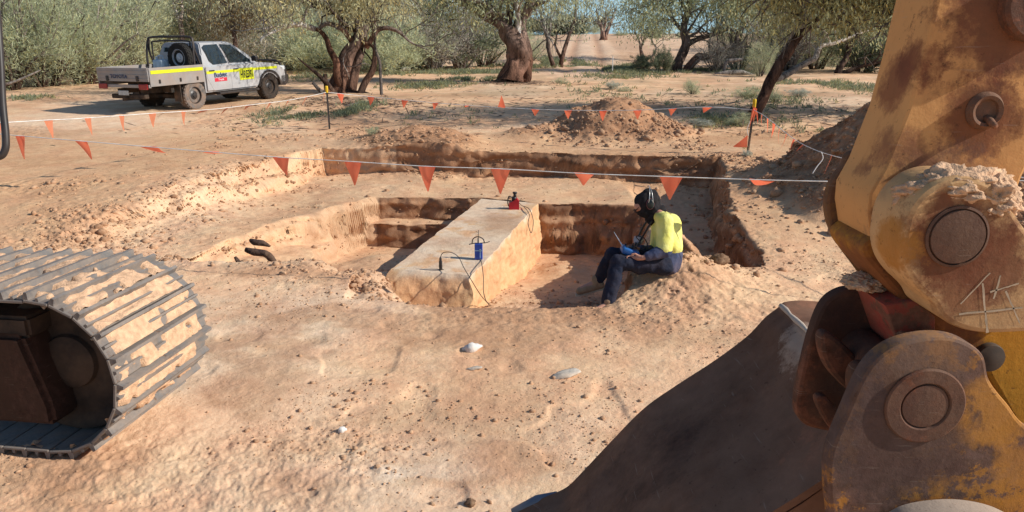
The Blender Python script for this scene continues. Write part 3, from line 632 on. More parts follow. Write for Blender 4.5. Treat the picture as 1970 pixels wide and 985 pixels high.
def trkbox(name, s0, s1, w0, w1, z0, z1, mat, bev=.02, cut=0):
    bm = bmesh.new(); pts = [(-s0, z0), (-s1, z0), (-s1, z1), (-s0, z1)] if not cut else [(-s0, z0), (-s1-cut*0, z0), (-s1-.0, z0+.12), (-s1-cut, z1), (-s0, z1)]
    rings = [[bm.verts.new(Cn+fw*p[0]+ax*w+Vector((0, 0, p[1]-Cn.z))) for p in pts] for w in (w0, w1)]; m = len(pts)
    for k in range(m): bm.faces.new((rings[0][k], rings[0][(k+1) % m], rings[1][(k+1) % m], rings[1][k]))
    bm.faces.new(rings[0]); bm.faces.new(rings[1][::-1])
    if bev: bmesh.ops.bevel(bm, geom=list(bm.edges), offset=bev, segments=2, affect='EDGES')
    return autosmooth(obj(name, bm, mat, exc))
M_fr = steel('track_frame_steel', (.06, .032, .022), .5, (.05, .025, .018), .4, sc=2.4, drip=True, dcol=(.10, .055, .035))
M_ins = simple('recess_shade_iron', (.022, .018, .016), .8, .2, dust=.2)  # inner track parts, shade of the recess built into the near-black colour
trkbox('track_frame', 3.5, .02, .07, .30, .17, .73, M_fr, .03, .12)
trkbox('track_guard', 3.5, .10, .10, .75, .70, .83, M_ins, .02)
bm = bmesh.new(); M = Matrix.Translation(Cn+ax*.22) @ Vector((0, 0, 1)).rotation_difference(ax).to_matrix().to_4x4()
lathe(bm, [(.10, 0), (.16, .02), (.17, .05), (.34, .06), (.40, .02), (.43, .02), (.43, .45), (.40, .47), (.15, .46)], 40, M); autosmooth(obj('idler_wheel', bm, M_ins, exc))
# ================================================================== UTE
Mw = simple('ute_white_paint', (.40, .415, .43), .35, .5, var=.10, sc=3, dust=.22)
Mg = simple('ute_glass', (.02, .03, .035), .06, .8, var=.1)
Mt = simple('ute_tyre', (.13, .125, .12), .9, .1, dust=.45, sc=14, bump=.6)
Mt2 = simple('ute_front_tyre', (.03, .028, .026), .9, .1, dust=.12, sc=14, bump=.6)
My = simple('hi_vis_yellow', (.62, .66, .02), .5, .3, var=.08)
Mal = simple('tray_aluminium', (.27, .265, .26), .45, .5, var=.12, dust=.35, sc=4)
Mlr = simple('tail_light_red', (.28, .012, .012), .3, .5); Mrim = simple('rim_black', (.02, .02, .022), .4, .5, dust=.08); Msil = simple('rim_silver', (.42, .43, .45), .35, .5)
Mund = simple('underbody', (.022, .02, .018), .8, .2, dust=.2)
hd = Vector((.40, .917, 0)).normalized(); A0 = Vector((-8.40, 20.25, 0)); lf = Vector((-hd.y, hd.x, 0))
og = A0+lf*.74; za = Hz(A0.x, A0.y); fr_ = A0+hd*3.08; zf = Hz(fr_.x, fr_.y)
ute = thing('ute', 'white dual cab ute with aluminium tray, black headboard and yellow HIRE391 panel', 'ute', (og.x, og.y, za-.01), rotz=math.atan2(hd.y, hd.x))
ute.scale = (.94, .94, .94); ute.rotation_euler = (0, -math.atan2(zf-za, 3.08), math.atan2(hd.y, hd.x))
def arc(cx, r, a0, a1, z=.39, n=10): return [(cx+r*math.cos(math.radians(a0+(a1-a0)*k/n)), z+r*math.sin(math.radians(a0+(a1-a0)*k/n))) for k in range(n+1)]
def prism(name, pts, y0, y1, mat, parent, bev=0, seg=2, taper=None, sm=True):
    bm = bmesh.new(); R_ = [[bm.verts.new((x, y, z)) for x, z in pts] for y in (y0, y1)]; m = len(pts)
    for k in range(m): bm.faces.new((R_[0][k], R_[0][(k+1) % m], R_[1][(k+1) % m], R_[1][k]))
    f = [bm.faces.new(R_[0][::-1]), bm.faces.new(R_[1])]
    if bev:
        es = [e for e in bm.edges if abs((e.verts[0].co-e.verts[1].co).y) < 1e-5]
        bmesh.ops.bevel(bm, geom=es, offset=bev, segments=seg, affect='EDGES')
    bmesh.ops.triangulate(bm, faces=[f_ for f_ in bm.faces if len(f_.verts) > 4])
    o = obj(name, bm, mat, parent); return autosmooth(o, 38) if sm else o
hull = [(.44, .42), (.44, 1.14), (2.62, 1.16), (3.30, 1.10), (3.72, 1.00), (3.86, .86), (3.88, .50), (3.60, .42)]+arc(3.08, .47, 10, 170)[1:-1]+[(2.55, .42)]
body = prism('body', hull, -.90, .90, Mw, ute, .05, 3)
# cabin: lofted
belt = [(.46, 1.13), (2.78, 1.13)]; bm = bmesh.new()
lo_ = [(.45, -.86), (.45, .86), (2.72, .80), (2.80, 0), (2.72, -.80)]; mid = [(.48, -.80), (.48, .80), (2.28, .73), (2.36, 0), (2.28, -.73)]; hi_ = [(.56, -.70), (.56, .70), (1.80, .66), (1.86, 0), (1.80, -.66)]
R0 = [bm.verts.new((x, y, 1.12)) for x, y in lo_]; R1 = [bm.verts.new((x, y, 1.47)) for x, y in mid]; R2 = [bm.verts.new((x, y, 1.76)) for x, y in hi_]; R3 = [bm.verts.new((.62+(x-.6)*.86, y*.86, 1.80)) for x, y in hi_]
for A, B in ((R0, R1), (R1, R2), (R2, R3)):
    for k in range(5): bm.faces.new((A[k], A[(k+1) % 5], B[(k+1) % 5], B[k]))
bm.faces.new(R3); bm.faces.new(R0[::-1]); bmesh.ops.bevel(bm, geom=[e for e in bm.edges if max(v.co.z for v in e.verts) > 1.7], offset=.03, segments=2, affect='EDGES')
cabn = autosmooth(obj('cabin', bm, Mw, ute), 50)
def cy(x, z, s=-1):                        # y on the cabin side
    if z < 1.47: t = (z-1.12)/.35; a, b = .86-(.06*(x-.45)/2.3), .80-(.07*(x-.48)/1.8)
    else: t = (z-1.47)/.29; a, b = .80-(.07*(x-.48)/1.8), .70-(.04*(x-.56)/1.24)
    return s*(a+(b-a)*t+.022)
for s in (-1, 1):
    for pts in ([(.60, 1.66), (.70, 1.72), (1.22, 1.73), (1.42, 1.20), (.86, 1.18), (.72, 1.28)], [(1.32, 1.73), (1.74, 1.70), (2.38, 1.26), (2.40, 1.19), (1.53, 1.20)]):
        bm = bmesh.new(); sp = [p for a, b in zip(pts, pts[1:]+pts[:1]) for p in [(a[0]+(b[0]-a[0])*k/4, a[1]+(b[1]-a[1])*k/4) for k in range(4)]]
        f = bm.faces.new([bm.verts.new((x, cy(x, z, s), z)) for x, z in sp]); bmesh.ops.triangulate(bm, faces=[f]); obj('window', bm, Mg, ute)
bm = bmesh.new(); f = bm.faces.new([bm.verts.new(v) for v in ((.455, -.66, 1.22), (.455, .66, 1.22), (.515, .60, 1.66), (.515, -.60, 1.66))]); obj('rear_window', bm, Mg, ute)
bm = bmesh.new()
for sg in (-1, 1): f = bm.faces.new([bm.verts.new(v) for v in ((2.74, sg*.76, 1.16), (2.82, 0, 1.16), (1.90, 0, 1.745), (1.845, sg*.61, 1.735))])
obj('windscreen', bm, Mg, ute)
for s in (-1, 1):
    for x0, x1 in ((.50, 1.43), (1.45, 2.50)):
        pts = [(x0, .46), (x0, 1.13), (x1, 1.13), (x1, .46)]
        if x0 < 1: pts = [(.72, .46), (.52, .80), (.50, 1.13), (1.43, 1.13), (1.43, .46)]
        d = prism('door', pts, s*.902-.004, s*.902+.004, Mw, ute, .003, 1)
        bm = bmesh.new(); bx(bm, (x0+.10, min(s*.91, s*.935), 1.0), (x0+.30, max(s*.91, s*.935), 1.03), .008); obj('door_handle', bm, M_blk, d)
    bm = bmesh.new(); bx(bm, (2.36, min(s*.88, s*1.08), 1.20), (2.48, max(s*.88, s*1.08), 1.36), .03, 2); obj('mirror', bm, M_blk, ute)
    bm = bmesh.new(); bx(bm, (3.66, min(s*.62, s*.885), .86), (3.87, max(s*.62, s*.885), 1.00), .03, 2); obj('headlight', bm, simple('headlight_glass', (.55, .57, .58), .15, .6), ute)
    # stripe and flare
    bm = bmesh.new(); bx(bm, (.5, min(s*.905, s*.910), .93), (3.45, max(s*.905, s*.910), 1.005)); obj('stripe', bm, My, ute)
    prism('wheel_arch', arc(3.08, .52, 5, 175, n=14)+arc(3.08, .46, 175, 5, n=14), s*.86-.07, s*.86+.07, M_blk, ute)
    bm = bmesh.new(); bx(bm, (.85, min(s*.80, s*.98), .33), (2.5, max(s*.80, s*.98), .40), .02); obj('side_step', bm, M_blk, ute)
prism('bumper', [(3.55, .40), (3.60, .72), (3.90, .76), (4.02, .70), (4.00, .48), (3.85, .38)], -.90, .90, M_blk, ute, .04)
bm = bmesh.new()
for y in (-.62, .62): tube(bm, spline([(3.95, y, .6), (4.0, y, .95), (3.93, y*.92, 1.12)], 5), .03, 8)
tube(bm, spline([(3.93, -.57, 1.12), (3.96, -.3, 1.15), (3.96, .3, 1.15), (3.93, .57, 1.12)], 5), .03, 8)
tube(bm, [(3.98, -.62, .88), (3.98, .62, .88)], .022, 8)
for y in (-.85, .85): tube(bm, spline([(3.95, y*.72, .98), (3.9, y, .95), (3.88, y*1.02, .75)], 5), .022, 8)
obj('bullbar', bm, M_blk, ute, True)
def wheel(x, y, z, tm, rm, name='wheel', parent=ute, rot=None):
    s = -1 if y < 0 else 1
    M = Matrix.Translation((x, y, z)) @ (rot if rot is not None else Matrix.Rotation(-s*math.pi/2, 4, 'X'))
    bm = bmesh.new(); lathe(bm, [(.22, -.11), (.34, -.13), (.375, -.12), (.39, -.09), (.392, -.03), (.392, .03), (.39, .09), (.375, .12), (.34, .13), (.235, .11), (.225, .06)], 40, M)
    for k in range(26):
        for hh in (-.075, .0, .075):
            a = 2*math.pi*(k+(hh == 0)*.5)/26; Mk = M @ Matrix.Rotation(a, 4, 'Z') @ Matrix.Translation((.392, 0, hh))
            r = bmesh.ops.create_cube(bm, size=1)
            for v in r['verts']: v.co = Mk @ Vector((v.co.x*.022, v.co.y*.055, v.co.z*.055))
    w_ = autosmooth(obj('tyre' if parent is not ute else name, bm, tm, parent), 30)
    bm = bmesh.new(); lathe(bm, [(.235, .02), (.235, .105), (.222, .11), (.205, .05), (.15, .045), (.10, .075), (.07, .08), (.06, .10), (.02, .105)], 32, M)
    for k in range(8):
        a = 2*math.pi*k/8; Mk = M @ Matrix.Rotation(a, 4, 'Z') @ Matrix.Translation((.165, 0, .052)); lathe(bm, [(.028, -.004), (.028, .006)], 10, Mk)
    autosmooth(obj('rim', bm, rm, w_)); return w_
for x, y, tm in ((0, -.78, Mt), (0, .78, Mt2), (3.08, -.78, Mt2), (3.08, .78, Mt2)): wheel(x, y, .39, tm, Mrim)
tray = prism('tray', [(-1.50, .90), (-1.50, .96), (.36, .96), (.36, .90)], -.92, .92, Mal, ute)
def panel(name, lo, hi, mat, bev=.006): bm = bmesh.new(); bx(bm, lo, hi, bev); return obj(name, bm, mat, ute)
for s in (-1, 1): panel('tray_side', (-1.50, min(s*.925, s*.955), .73), (.36, max(s*.925, s*.955), 1.21), Mal)
for s in (-1, 1): panel('stripe', (-1.46, min(s*.957, s*.962), 1.05), (.33, max(s*.957, s*.962), 1.14), My)
tg = panel('tailgate', (-1.535, -.93, .86), (-1.505, .93, 1.21), Mal)
for z in (.93, 1.03, 1.13): panel('tailgate_rib', (-1.545, -.92, z-.012), (-1.536, .92, z+.012), Mal, .003)
for y in (-.55, .55): panel('tailgate_latch', (-1.565, y-.045, .87), (-1.536, y+.045, 1.0), M_blk, .01)
panel('rear_rail', (-1.54, -.93, .70), (-1.46, .93, .78), Mal)
for y0, y1 in ((-.90, -.58), (.58, .90)): panel('tail_light', (-1.575, y0, .66), (-1.541, y1, .80), Mlr, .012)
panel('number_plate', (-1.52, -.12, .50), (-1.505, .26, .62), simple('plate_white', (.5, .5, .48), .6))
bm = bmesh.new()
for y in (-.42, .42): bx(bm, (-1.35, y-.05, .52), (3.4, y+.05, .66))
bx(bm, (-.25, -.65, .30), (-.0, .65, .44), .03); bx(bm, (-1.45, -.62, .40), (-1.30, .62, .52), .02); bx(bm, (-1.60, -.04, .36), (-1.3, .04, .44)); bx(bm, (.5, -.7, .32), (2.4, .7, .46), .03)
for x in (-1.1, -.5, .2): bx(bm, (x-.04, -.88, .80), (x+.04, .88, .90))
bx(bm, (-.72, -.80, .52), (-.62, .80, .80)); obj('chassis', bm, Mund, ute)
for s in (-1, 1):
    panel('mudflap', (-.52, min(s*.66, s*.92), .26), (-.50, max(s*.66, s*.92), .88), M_rub); panel('mudguard', (-.50, min(s*.64, s*.915), .83), (.40, max(s*.64, s*.915), .87), M_blk)
    for x in (-1.2, -.5, .1): panel('tray_latch', (x-.03, min(s*.957, s*.975), .80), (x+.03, max(s*.957, s*.975), .90), M_blk, .008)
bm = bmesh.new(); fx = .22
tube(bm, spline([(fx-.10, -.88, 1.15), (fx-.08, -.88, 1.5), (fx-.02, -.84, 1.86), (fx, -.70, 1.95), (fx, 0, 1.96), (fx, .70, 1.95), (fx-.02, .84, 1.86), (fx-.08, .88, 1.5), (fx-.10, .88, 1.15)], 6), .032, 8)
tube(bm, spline([(fx-.0, -.74, 1.2), (fx, -.72, 1.72), (fx, -.6, 1.84), (fx, .6, 1.84), (fx, .72, 1.72), (fx, .74, 1.2)], 5), .022, 8)
for s in (-1, 1): tube(bm, spline([(fx+.02, s*.82, 1.90), (fx-.0, s*.86, 1.6), (fx+.12, s*.88, 1.2)], 5), .028, 8)
tube(bm, [(fx, -.74, 1.25), (fx, .74, 1.25)], .022, 8)
obj('headboard', bm, M_blk, ute, True)
sw = bpy.data.objects.new('spare_wheel', None); link(sw, ute)
wheel(.06, -.50, 1.40, simple('spare_tyre', (.03, .028, .026), .9, .1), Msil, 'tyre', sw, Matrix.Rotation(-math.pi/2, 4, 'Y'))
jc = thing('jerry_can', 'pale water container standing in the tray of the white ute', 'container'); bm = bmesh.new()
bx(bm, (-.13, -.18, 0), (.13, .18, .27), .05, 3); tube(bm, spline([(0, -.10, .26), (0, -.08, .34), (0, .08, .34), (0, .10, .26)], 5), .018, 8); tube(bm, [(0, .13, .25), (0, .15, .33)], .03, 10)
autosmooth(obj('container_body', bm, simple('pale_blue_plastic', (.42, .48, .53), .4, .4), jc))
bpy.context.view_layer.update(); jc.matrix_world = ute.matrix_world @ Matrix.Translation((-.12, .10, 1.03)); jc.scale = (1, 1, 1.15)
def text(s, size, M, mat, parent, name='lettering', ext=.002, sx=1.0, bold=0):
    cu = bpy.data.curves.new(name, 'FONT'); cu.body = s; cu.size = size; cu.extrude = ext; cu.align_x = 'CENTER'; cu.align_y = 'CENTER'; cu.offset = bold
    o = bpy.data.objects.new(name, cu); C.objects.link(o); dg = bpy.context.evaluated_depsgraph_get(); me = bpy.data.meshes.new_from_object(o.evaluated_get(dg)); C.objects.unlink(o); bpy.data.objects.remove(o)
    me.transform(M @ Matrix.Diagonal((sx, 1, 1, 1))); me.materials.clear(); me.materials.append(mat); q = bpy.data.objects.new(name, me); link(q, parent); return q
SR = Matrix.Rotation(math.pi/2, 4, 'X')      # faces -Y
Mbk = simple('black_ink', (.01, .01, .012), .5); Mrd = simple('red_ink', (.6, .03, .05), .5); Mnv = simple('navy_ink', (.03, .05, .12), .5)
hp = panel('hire_panel', (1.78, -.917, .68), (2.38, -.9112, 1.02), My, .001)
text('HIRE391', .30, Matrix.Translation((2.08, -.920, .83)) @ SR, Mbk, hp, sx=.52, bold=.006)
bm = bmesh.new(); bx(bm, (.78, -.9125, .70), (1.26, -.9095, .80)); lp = obj('logo_band', bm, Mrd, ute)
text('Budget', .19, Matrix.Translation((1.02, -.912, .88)) @ SR, Mnv, lp, sx=.95, bold=.004)
text('Truck', .085, Matrix.Translation((1.02, -.9145, .75)) @ SR, simple('white_ink', (.8, .8, .8), .5), lp, sx=1.1)
text('TOYOTA', .13, Matrix.Translation((-1.5475, .12, .985)) @ Matrix.Rotation(-math.pi/2, 4, 'Z') @ SR, Mnv, tg, sx=1.15, bold=.003)
# ================================================================== PERSON
Mskin = simple('skin', (.50, .25, .17), .55, .35, var=.08, sc=20)
Mhood = simple('black_fabric', (.022, .020, .022), .9, .15, var=.3, sc=30, bump=.3)
n = NT('hi_vis_shirt', .8, .15); n.color(n.ramp(n.noise(9, 4), [(.3, (.74, .70, .15)), (.7, (.86, .82, .30))])).bump(n.noise(22, 3, .5), .5, .02); Myl = n.m
Mnav = simple('navy_cotton', (.045, .065, .13), .85, .15, var=.2, sc=12, bump=.4, dust=.18)
Mjean = simple('navy_trousers', (.013, .019, .038), .85, .15, var=.3, sc=14, bump=.5, dust=.06)
Mboot = simple('suede_boots', (.34, .23, .14), .9, .1, dust=.5, sc=20, bump=.4)
Msole = simple('boot_sole', (.55, .48, .36), .9, .1, dust=.4)
Q = lambda px, py, d: P(px, py, d)
O_ = Q(1290, 522, 7.2)
man = thing('person', 'person in yellow and navy work shirt and dark hood sitting on the pit edge', 'person', O_)
L3 = lambda p: Vector(p)-O_
J = dict(head=Q(1247, 386, 7.16), face=Q(1234, 396, 7.16), neck=Q(1262, 408, 7.18), chest=Q(1281, 438, 7.20), waist=Q(1287, 478, 7.2), pelv=Q(1279, 506, 7.2),
  shN=Q(1279, 424, 7.04), shF=Q(1273, 424, 7.38), elN=Q(1278, 483, 6.98), elF=Q(1262, 482, 7.44), wrN=Q(1236, 496, 6.96), wrF=Q(1226, 480, 7.30), haN=Q(1219, 497, 7.00), haF=Q(1211, 482, 7.22),
  hipN=Q(1276, 509, 7.10), hipF=Q(1274, 507, 7.31), knN=Q(1189, 507, 7.02), knF=Q(1178, 491, 7.32), anN=Q(1170, 586, 7.00), anF=Q(1148, 543, 7.42), toN=Q(1146, 598, 6.93), toF=Q(1119, 556, 7.44))
J = {k: L3(v) for k, v in J.items()}
bodyc = [(J['head'], .088, J['face'], .070), (J['neck'], .05, J['head'], .055), (J['neck'], .055, J['chest'], .10), (J['chest'], .105, J['waist'], .10), (J['waist'], .10, J['pelv'], .11),
  (J['neck'], .05, J['shN'], .055), (J['neck'], .05, J['shF'], .055), (J['shN'], .05, J['elN'], .036), (J['shF'], .05, J['elF'], .036), (J['elN'], .036, J['wrN'], .024), (J['elF'], .036, J['wrF'], .024),
  (J['hipN'], .085, J['knN'], .052), (J['hipF'], .085, J['knF'], .052), (J['knN'], .052, J['anN'], .036), (J['knF'], .052, J['anF'], .036), (J['anN'], .035, J['toN'], .028), (J['anF'], .035, J['toF'], .028)]
fd = (J['face']-J['head']).normalized(); hc = J['head']
bodyc += [(hc+fd*.10+Vector((0, 0, -.01)), .014, hc+fd*.122+Vector((0, 0, -.022)), .012), (hc+fd*.08+Vector((0, -.0, -.06)), .03, hc+fd*.09+Vector((0, 0, -.07)), .028),
  (hc+Vector((0, -.085, -.01)), .018, hc+Vector((.0, -.088, -.03)), .014), (hc+Vector((0, .085, -.01)), .018, hc+Vector((0, .088, -.03)), .014)]
def hand(w, h, tgt, side):
    """palm + four curled fingers + thumb closing round tgt"""
    out = [(w, .024, w.lerp(h, .5), .025), (w.lerp(h, .35)+Vector((0, 0, .006)), .024, h, .021)]
    d = (h-w).normalized(); up = Vector((0, 0, 1)); up = (up-d*up.dot(d)).normalized(); sd = d.cross(up)
    for k, ln in enumerate((.040, .046, .043, .034)):
        o = h+up*(.024-.016*k)+d*.004; a = o+d*ln*.9+sd*side*.004; b = a+d*ln*.35+sd*side*.026; c = b+sd*side*.022-d*.010
        out += [(o, .0095, a, .009), (a, .009, b, .0083), (b, .0083, c, .0075)]
    o = w.lerp(h, .45)+up*.022; a = o+up*.022+d*.022+sd*side*.010; b = a+d*.028+sd*side*.014; out += [(o, .012, a, .0105), (a, .0105, b, .009)]
    return out
bodyc += hand(J['wrN'], J['haN'], None, -1)+hand(J['wrF'], J['haF'], None, 1)
capsules_mesh('body', bodyc, .0062, Mskin, man, 3)
# shirt: yellow upper shell, navy lower shell and cuffs
mid = lambda a, b, t: J[a].lerp(J[b], t)
sh = [(J['neck']+Vector((.03, 0, -.02)), .070, J['chest'], .140, (1, 1.25, 1)), (J['chest'], .142, mid('chest', 'waist', .78), .140, (1, 1.22, 1)), (J['chest']+Vector((.045, 0, .03)), .10, J['chest']+Vector((.035, 0, -.10)), .11, (1, 1.2, 1)),
  (J['neck']+Vector((.01, 0, -.02)), .06, J['shN'], .075), (J['neck']+Vector((.01, 0, -.02)), .06, J['shF'], .075), (J['shN'], .082, mid('shN', 'elN', .95), .074), (J['shF'], .082, mid('shF', 'elF', .95), .074)]
capsules_mesh('shirt', sh, .009, Myl, man, 5, .011, 8)
lowr = [(mid('chest', 'waist', .80)+Vector((.004, 0, -.02)), .124, J['pelv']+Vector((.02, 0, .01)), .132, (1, 1.2, 1)), (J['elN'], .066, mid('elN', 'wrN', .72), .046), (J['elF'], .058, mid('elF', 'wrF', .75), .044), (J['elN']+Vector((.01, 0, .0)), .062, J['elN']+Vector((0, 0, .01)), .060), (J['elF'], .06, J['elF']+Vector((0, 0, .015)), .06)]
lw = capsules_mesh('shirt_lower', lowr, .009, Mnav, man, 3, .018, 8)
tr = [(J['pelv'], .128, J['pelv']+Vector((0, 0, -.015)), .125, (1, 1.15, .85)), (J['hipN'], .105, J['knN'], .074), (J['hipF'], .105, J['knF'], .076), (J['knN'], .073, mid('knN', 'anN', .95), .058), (J['knF'], .074, mid('knF', 'anF', .93), .058)]
capsules_mesh('trousers', tr, .009, Mjean, man, 2, .018, 9)
for a, t, dd in (('anN', 'toN', 1), ('anF', 'toF', 1)):
    A, B = J[a], J[t]; d = (B-A); d.z *= .55; d.normalize()
    heel = A-d*.035+Vector((0, 0, -.035)); toe = A+d*.17+Vector((0, 0, -.048))
    bt = capsules_mesh('boot', [(A+Vector((0, 0, .03)), .052, A+Vector((0, 0, -.02)), .050), (heel, .045, toe, .040, None)], .008, Mboot, man, 4, .003, 20)
    bm = bmesh.new(); sp = [heel+Vector((0, 0, -.036))-d*.04, heel+Vector((0, 0, -.036))+d*.05, toe+Vector((0, 0, -.030)), toe+d*.045+Vector((0, 0, -.022))]
    sd = Vector((-d.y, d.x, 0)).normalized(); top = []; bot = []
    for p, w in zip(sp, (.030, .034, .042, .022)): top.append((bm.verts.new(p+sd*w), bm.verts.new(p-sd*w))); bot.append((bm.verts.new(p+sd*w-Vector((0, 0, .018))), bm.verts.new(p-sd*w-Vector((0, 0, .018)))))
    for k in range(3):
        bm.faces.new((top[k][0], top[k+1][0], top[k+1][1], top[k][1])); bm.faces.new((bot[k][0], bot[k][1], bot[k+1][1], bot[k+1][0]))
        for s in (0, 1): bm.faces.new((top[k][s], bot[k][s], bot[k+1][s], top[k+1][s]))
    bm.faces.new((top[0][0], top[0][1], bot[0][1], bot[0][0])); bm.faces.new((top[3][0], bot[3][0], bot[3][1], top[3][1])); obj('sole', bm, Msole, bt)
hood = [(hc+Vector((.012, 0, .018)), .108, hc+fd*.045+Vector((0, 0, .02)), .098), (hc+Vector((.02, 0, -.02)), .10, J['neck']+Vector((.0, 0, -.0)), .080), (J['neck'], .082, J['neck']+Vector((-.03, 0, -.055)), .075), (hc+fd*.02, .098, hc+fd*.055+Vector((0, 0, -.045)), .078), (J['neck']+Vector((.03, 0, -.03)), .06, J['neck']+Vector((.035, 0, .01)), .075)]
hd_ = capsules_mesh('hood', hood, .006, Mhood, man, 2, .020, 9)
# cap peak under the hood, strand of hair
bm = bmesh.new(); pk = hc+fd*.10+Vector((0, 0, .03))
r0 = [bm.verts.new(pk+Vector((0, s*.07*math.cos(abs(s)*.6), .012))) for s in (-1, -.5, 0, .5, 1)]; r1 = [bm.verts.new(pk+fd*.07+Vector((0, s*.055, -.022-.010*abs(s)))) for s in (-1, -.5, 0, .5, 1)]
for k in range(4): bm.faces.new((r0[k], r0[k+1], r1[k+1], r1[k]))
bmesh.ops.solidify(bm, geom=list(bm.faces), thickness=.006); obj('cap_peak', bm, simple('brown_cap', (.17, .10, .07), .9, .1), hd_, True)
bm = bmesh.new()
for k in range(14):
    p = J['neck']+Vector((.06+random.uniform(-.01, .01), -.05+random.uniform(-.02, .05), .01)); tube(bm, [p, p+Vector((.03, -.01, -.015+random.uniform(-.01, .01))), p+Vector((.06+random.uniform(-.01, .02), -.01, -.02+random.uniform(-.02, .01)))], [.005, .004, .0015], 5)
obj('hair', bm, simple('brown_hair', (.16, .07, .035), .7, .3), man, True)
# earmuffs
em = thing('earmuffs', 'dark earmuffs with silver wire headband worn over the black hood of the seated person', 'earmuffs', O_+hc)
Mcup = simple('earmuff_cup', (.02, .03, .03), .4, .4)
for s in (-1, 1):
    M = Matrix.Translation((.004, s*.092, -.012)) @ Matrix.Rotation(-s*math.pi/2, 4, 'X') @ Matrix.Diagonal((.82, 1.15, 1, 1)); bm = bmesh.new(); lathe(bm, [(.030, -.012), (.042, -.008), (.044, .008), (.040, .026), (.030, .036), (.01, .039)], 26, M); cup = autosmooth(obj('ear_cup', bm, Mcup, em), 50)
    bm = bmesh.new(); lathe(bm, [(.0455, .004), (.047, .008), (.0455, .012)], 26, M); obj('rim', bm, simple('muff_rim_pink', (.35, .12, .14), .5), cup)
Mwire = simple('silver_wire', (.6, .6, .58), .35, .5, .6)
for dx in (-.014, .018):
    bm = bmesh.new(); tube(bm, spline([(dx*1.3, -.128, .005), (dx, -.132, .045), (dx*.6, -.10, .105), (0, -.02, .140), (0, .02, .140), (dx*.6, .10, .105), (dx, .132, .045), (dx*1.3, .128, .005)], 6), .0032, 6); obj('headband', bm, Mwire, em, True)
# hand-held transmitter
hp_ = Q(1212, 483, 7.10)
rc = thing('radio_transmitter', 'blue box with a long thin antenna held by the seated person', 'device', hp_)
Mblu = simple('blue_plastic', (.02, .12, .36), .4, .45, var=.15)
bm = bmesh.new(); bx(bm, (-.085, -.075, -.035), (.085, .075, .030), .018, 3); bmesh.ops.rotate(bm, verts=bm.verts, matrix=Matrix.Rotation(math.radians(20), 3, 'Y')); cs = autosmooth(obj('casing', bm, Mblu, rc))
bm = bmesh.new()
for x, y in ((-.04, -.04), (.03, -.04), (-.04, .04), (.03, .04)): tube(bm, [(x, y, .03), (x+.004, y, .065)], .008, 8)
bx(bm, (-.02, -.02, .03), (.03, .02, .042), .004); obj('controls', bm, M_blk, cs)
bm = bmesh.new(); bx(bm, (-.09, -.085, -.075), (.03, .04, -.035), .01); obj('battery_pouch', bm, M_blk, rc)
bm = bmesh.new(); a0 = Vector((-.06, 0, .03)); a1 = Q(1181, 446, 7.1)-hp_; tube(bm, [a0, a0.lerp(a1, .35), a0.lerp(a1, .36), a1], [.007, .006, .0035, .0022], 8); obj('antenna', bm, simple('antenna_white', (.65, .72, .78), .4), rc, True)
bm = bmesh.new(); n0 = J['neck']+O_-hp_
for k, (dy, c_) in enumerate(((-.08, 0), (.08, 1))): tube(bm, spline([n0+Vector((-.045, dy*.8, -.07)), n0+Vector((-.10, dy, -.16)), n0+Vector((-.15, dy*.8, -.27)), Vector((.05, dy*.5, .04))], 6), .010, 6)
obj('neck_strap', bm, M_blk, rc, True)
bm = bmesh.new(); pts = [Vector((.04, .02, .02)), Vector((.10, .03, .07)), Vector((.06, .05, .13)), Vector((.13, .02, .12)), Vector((.16, .0, .05)), Vector((.09, -.02, .02))]; tube(bm, spline(pts, 8), .006, 6); obj('cable', bm, M_blk, rc, True)
cl = thing('white_cloth', 'crumpled pale cloth bag against the chest of the seated person', 'cloth', Q(1228, 462, 7.24)); V0, F0 = ico(3)
mesh_np('cloth_fold', (V0*(1+.35*fb3(V0, 2, 3, 77)[:, None])*np.array((.045, .05, .045))), F0, simple('pale_cloth', (.55, .46, .44), .9, .1), cl)
# ================================================================== INSTRUMENTS ON THE BLOCK
def onblk(px, py): a = P(px, py, 1.0); t = (ZB-CH)/(a.z-CH); return Vector((a.x*t, a.y*t, ZB))
c0 = onblk(921, 498)
bb = thing('blue_sensor_box', 'upright blue box with black arched handle on the pale block', 'sensor box', c0)
bm = bmesh.new(); bx(bm, (-.045, -.04, 0), (.045, .04, .185), .004); cs = obj('casing', bm, simple('blue_paint', (.012, .07, .42), .45, .4, dust=.1), bb)
bm = bmesh.new(); bx(bm, (-.043, -.0435, .105), (.043, -.0405, .112)); bx(bm, (.012, -.0435, .10), (.030, -.0405, .128)); tube(bm, [(.018, -.044, .0), (.020, -.046, .10)], .003, 6); obj('cable_clamp', bm, simple('pale_blue', (.35, .5, .6), .4), cs)
bm = bmesh.new(); tube(bm, spline([(-.075, 0, .19), (-.065, 0, .235), (-.03, 0, .262), (.015, 0, .262), (.055, 0, .235), (.068, 0, .195)], 6), .0065, 8)
tube(bm, [(-.005, 0, .185), (-.004, 0, .25)], .008, 8); tube(bm, [(-.002, 0, .185), (.001, 0, .345)], .0032, 6)
tube(bm, spline([(-.02, 0, .19), (-.06, .0, .186), (-.11, -.02, .180)], 4), .006, 6); tube(bm, spline([(.02, 0, .188), (.05, 0, .192), (.09, .0, .196), (.13, .01, .206)], 4), .005, 6); tube(bm, spline([(-.005, 0, .32), (-.03, 0, .325)], 3), .003, 6)
obj('handle', bm, M_blk, bb, True)
c1_ = onblk(989, 402)
rb = thing('red_sensor_box', 'small red box with black antenna stub at the far end of the block', 'sensor box', c1_)
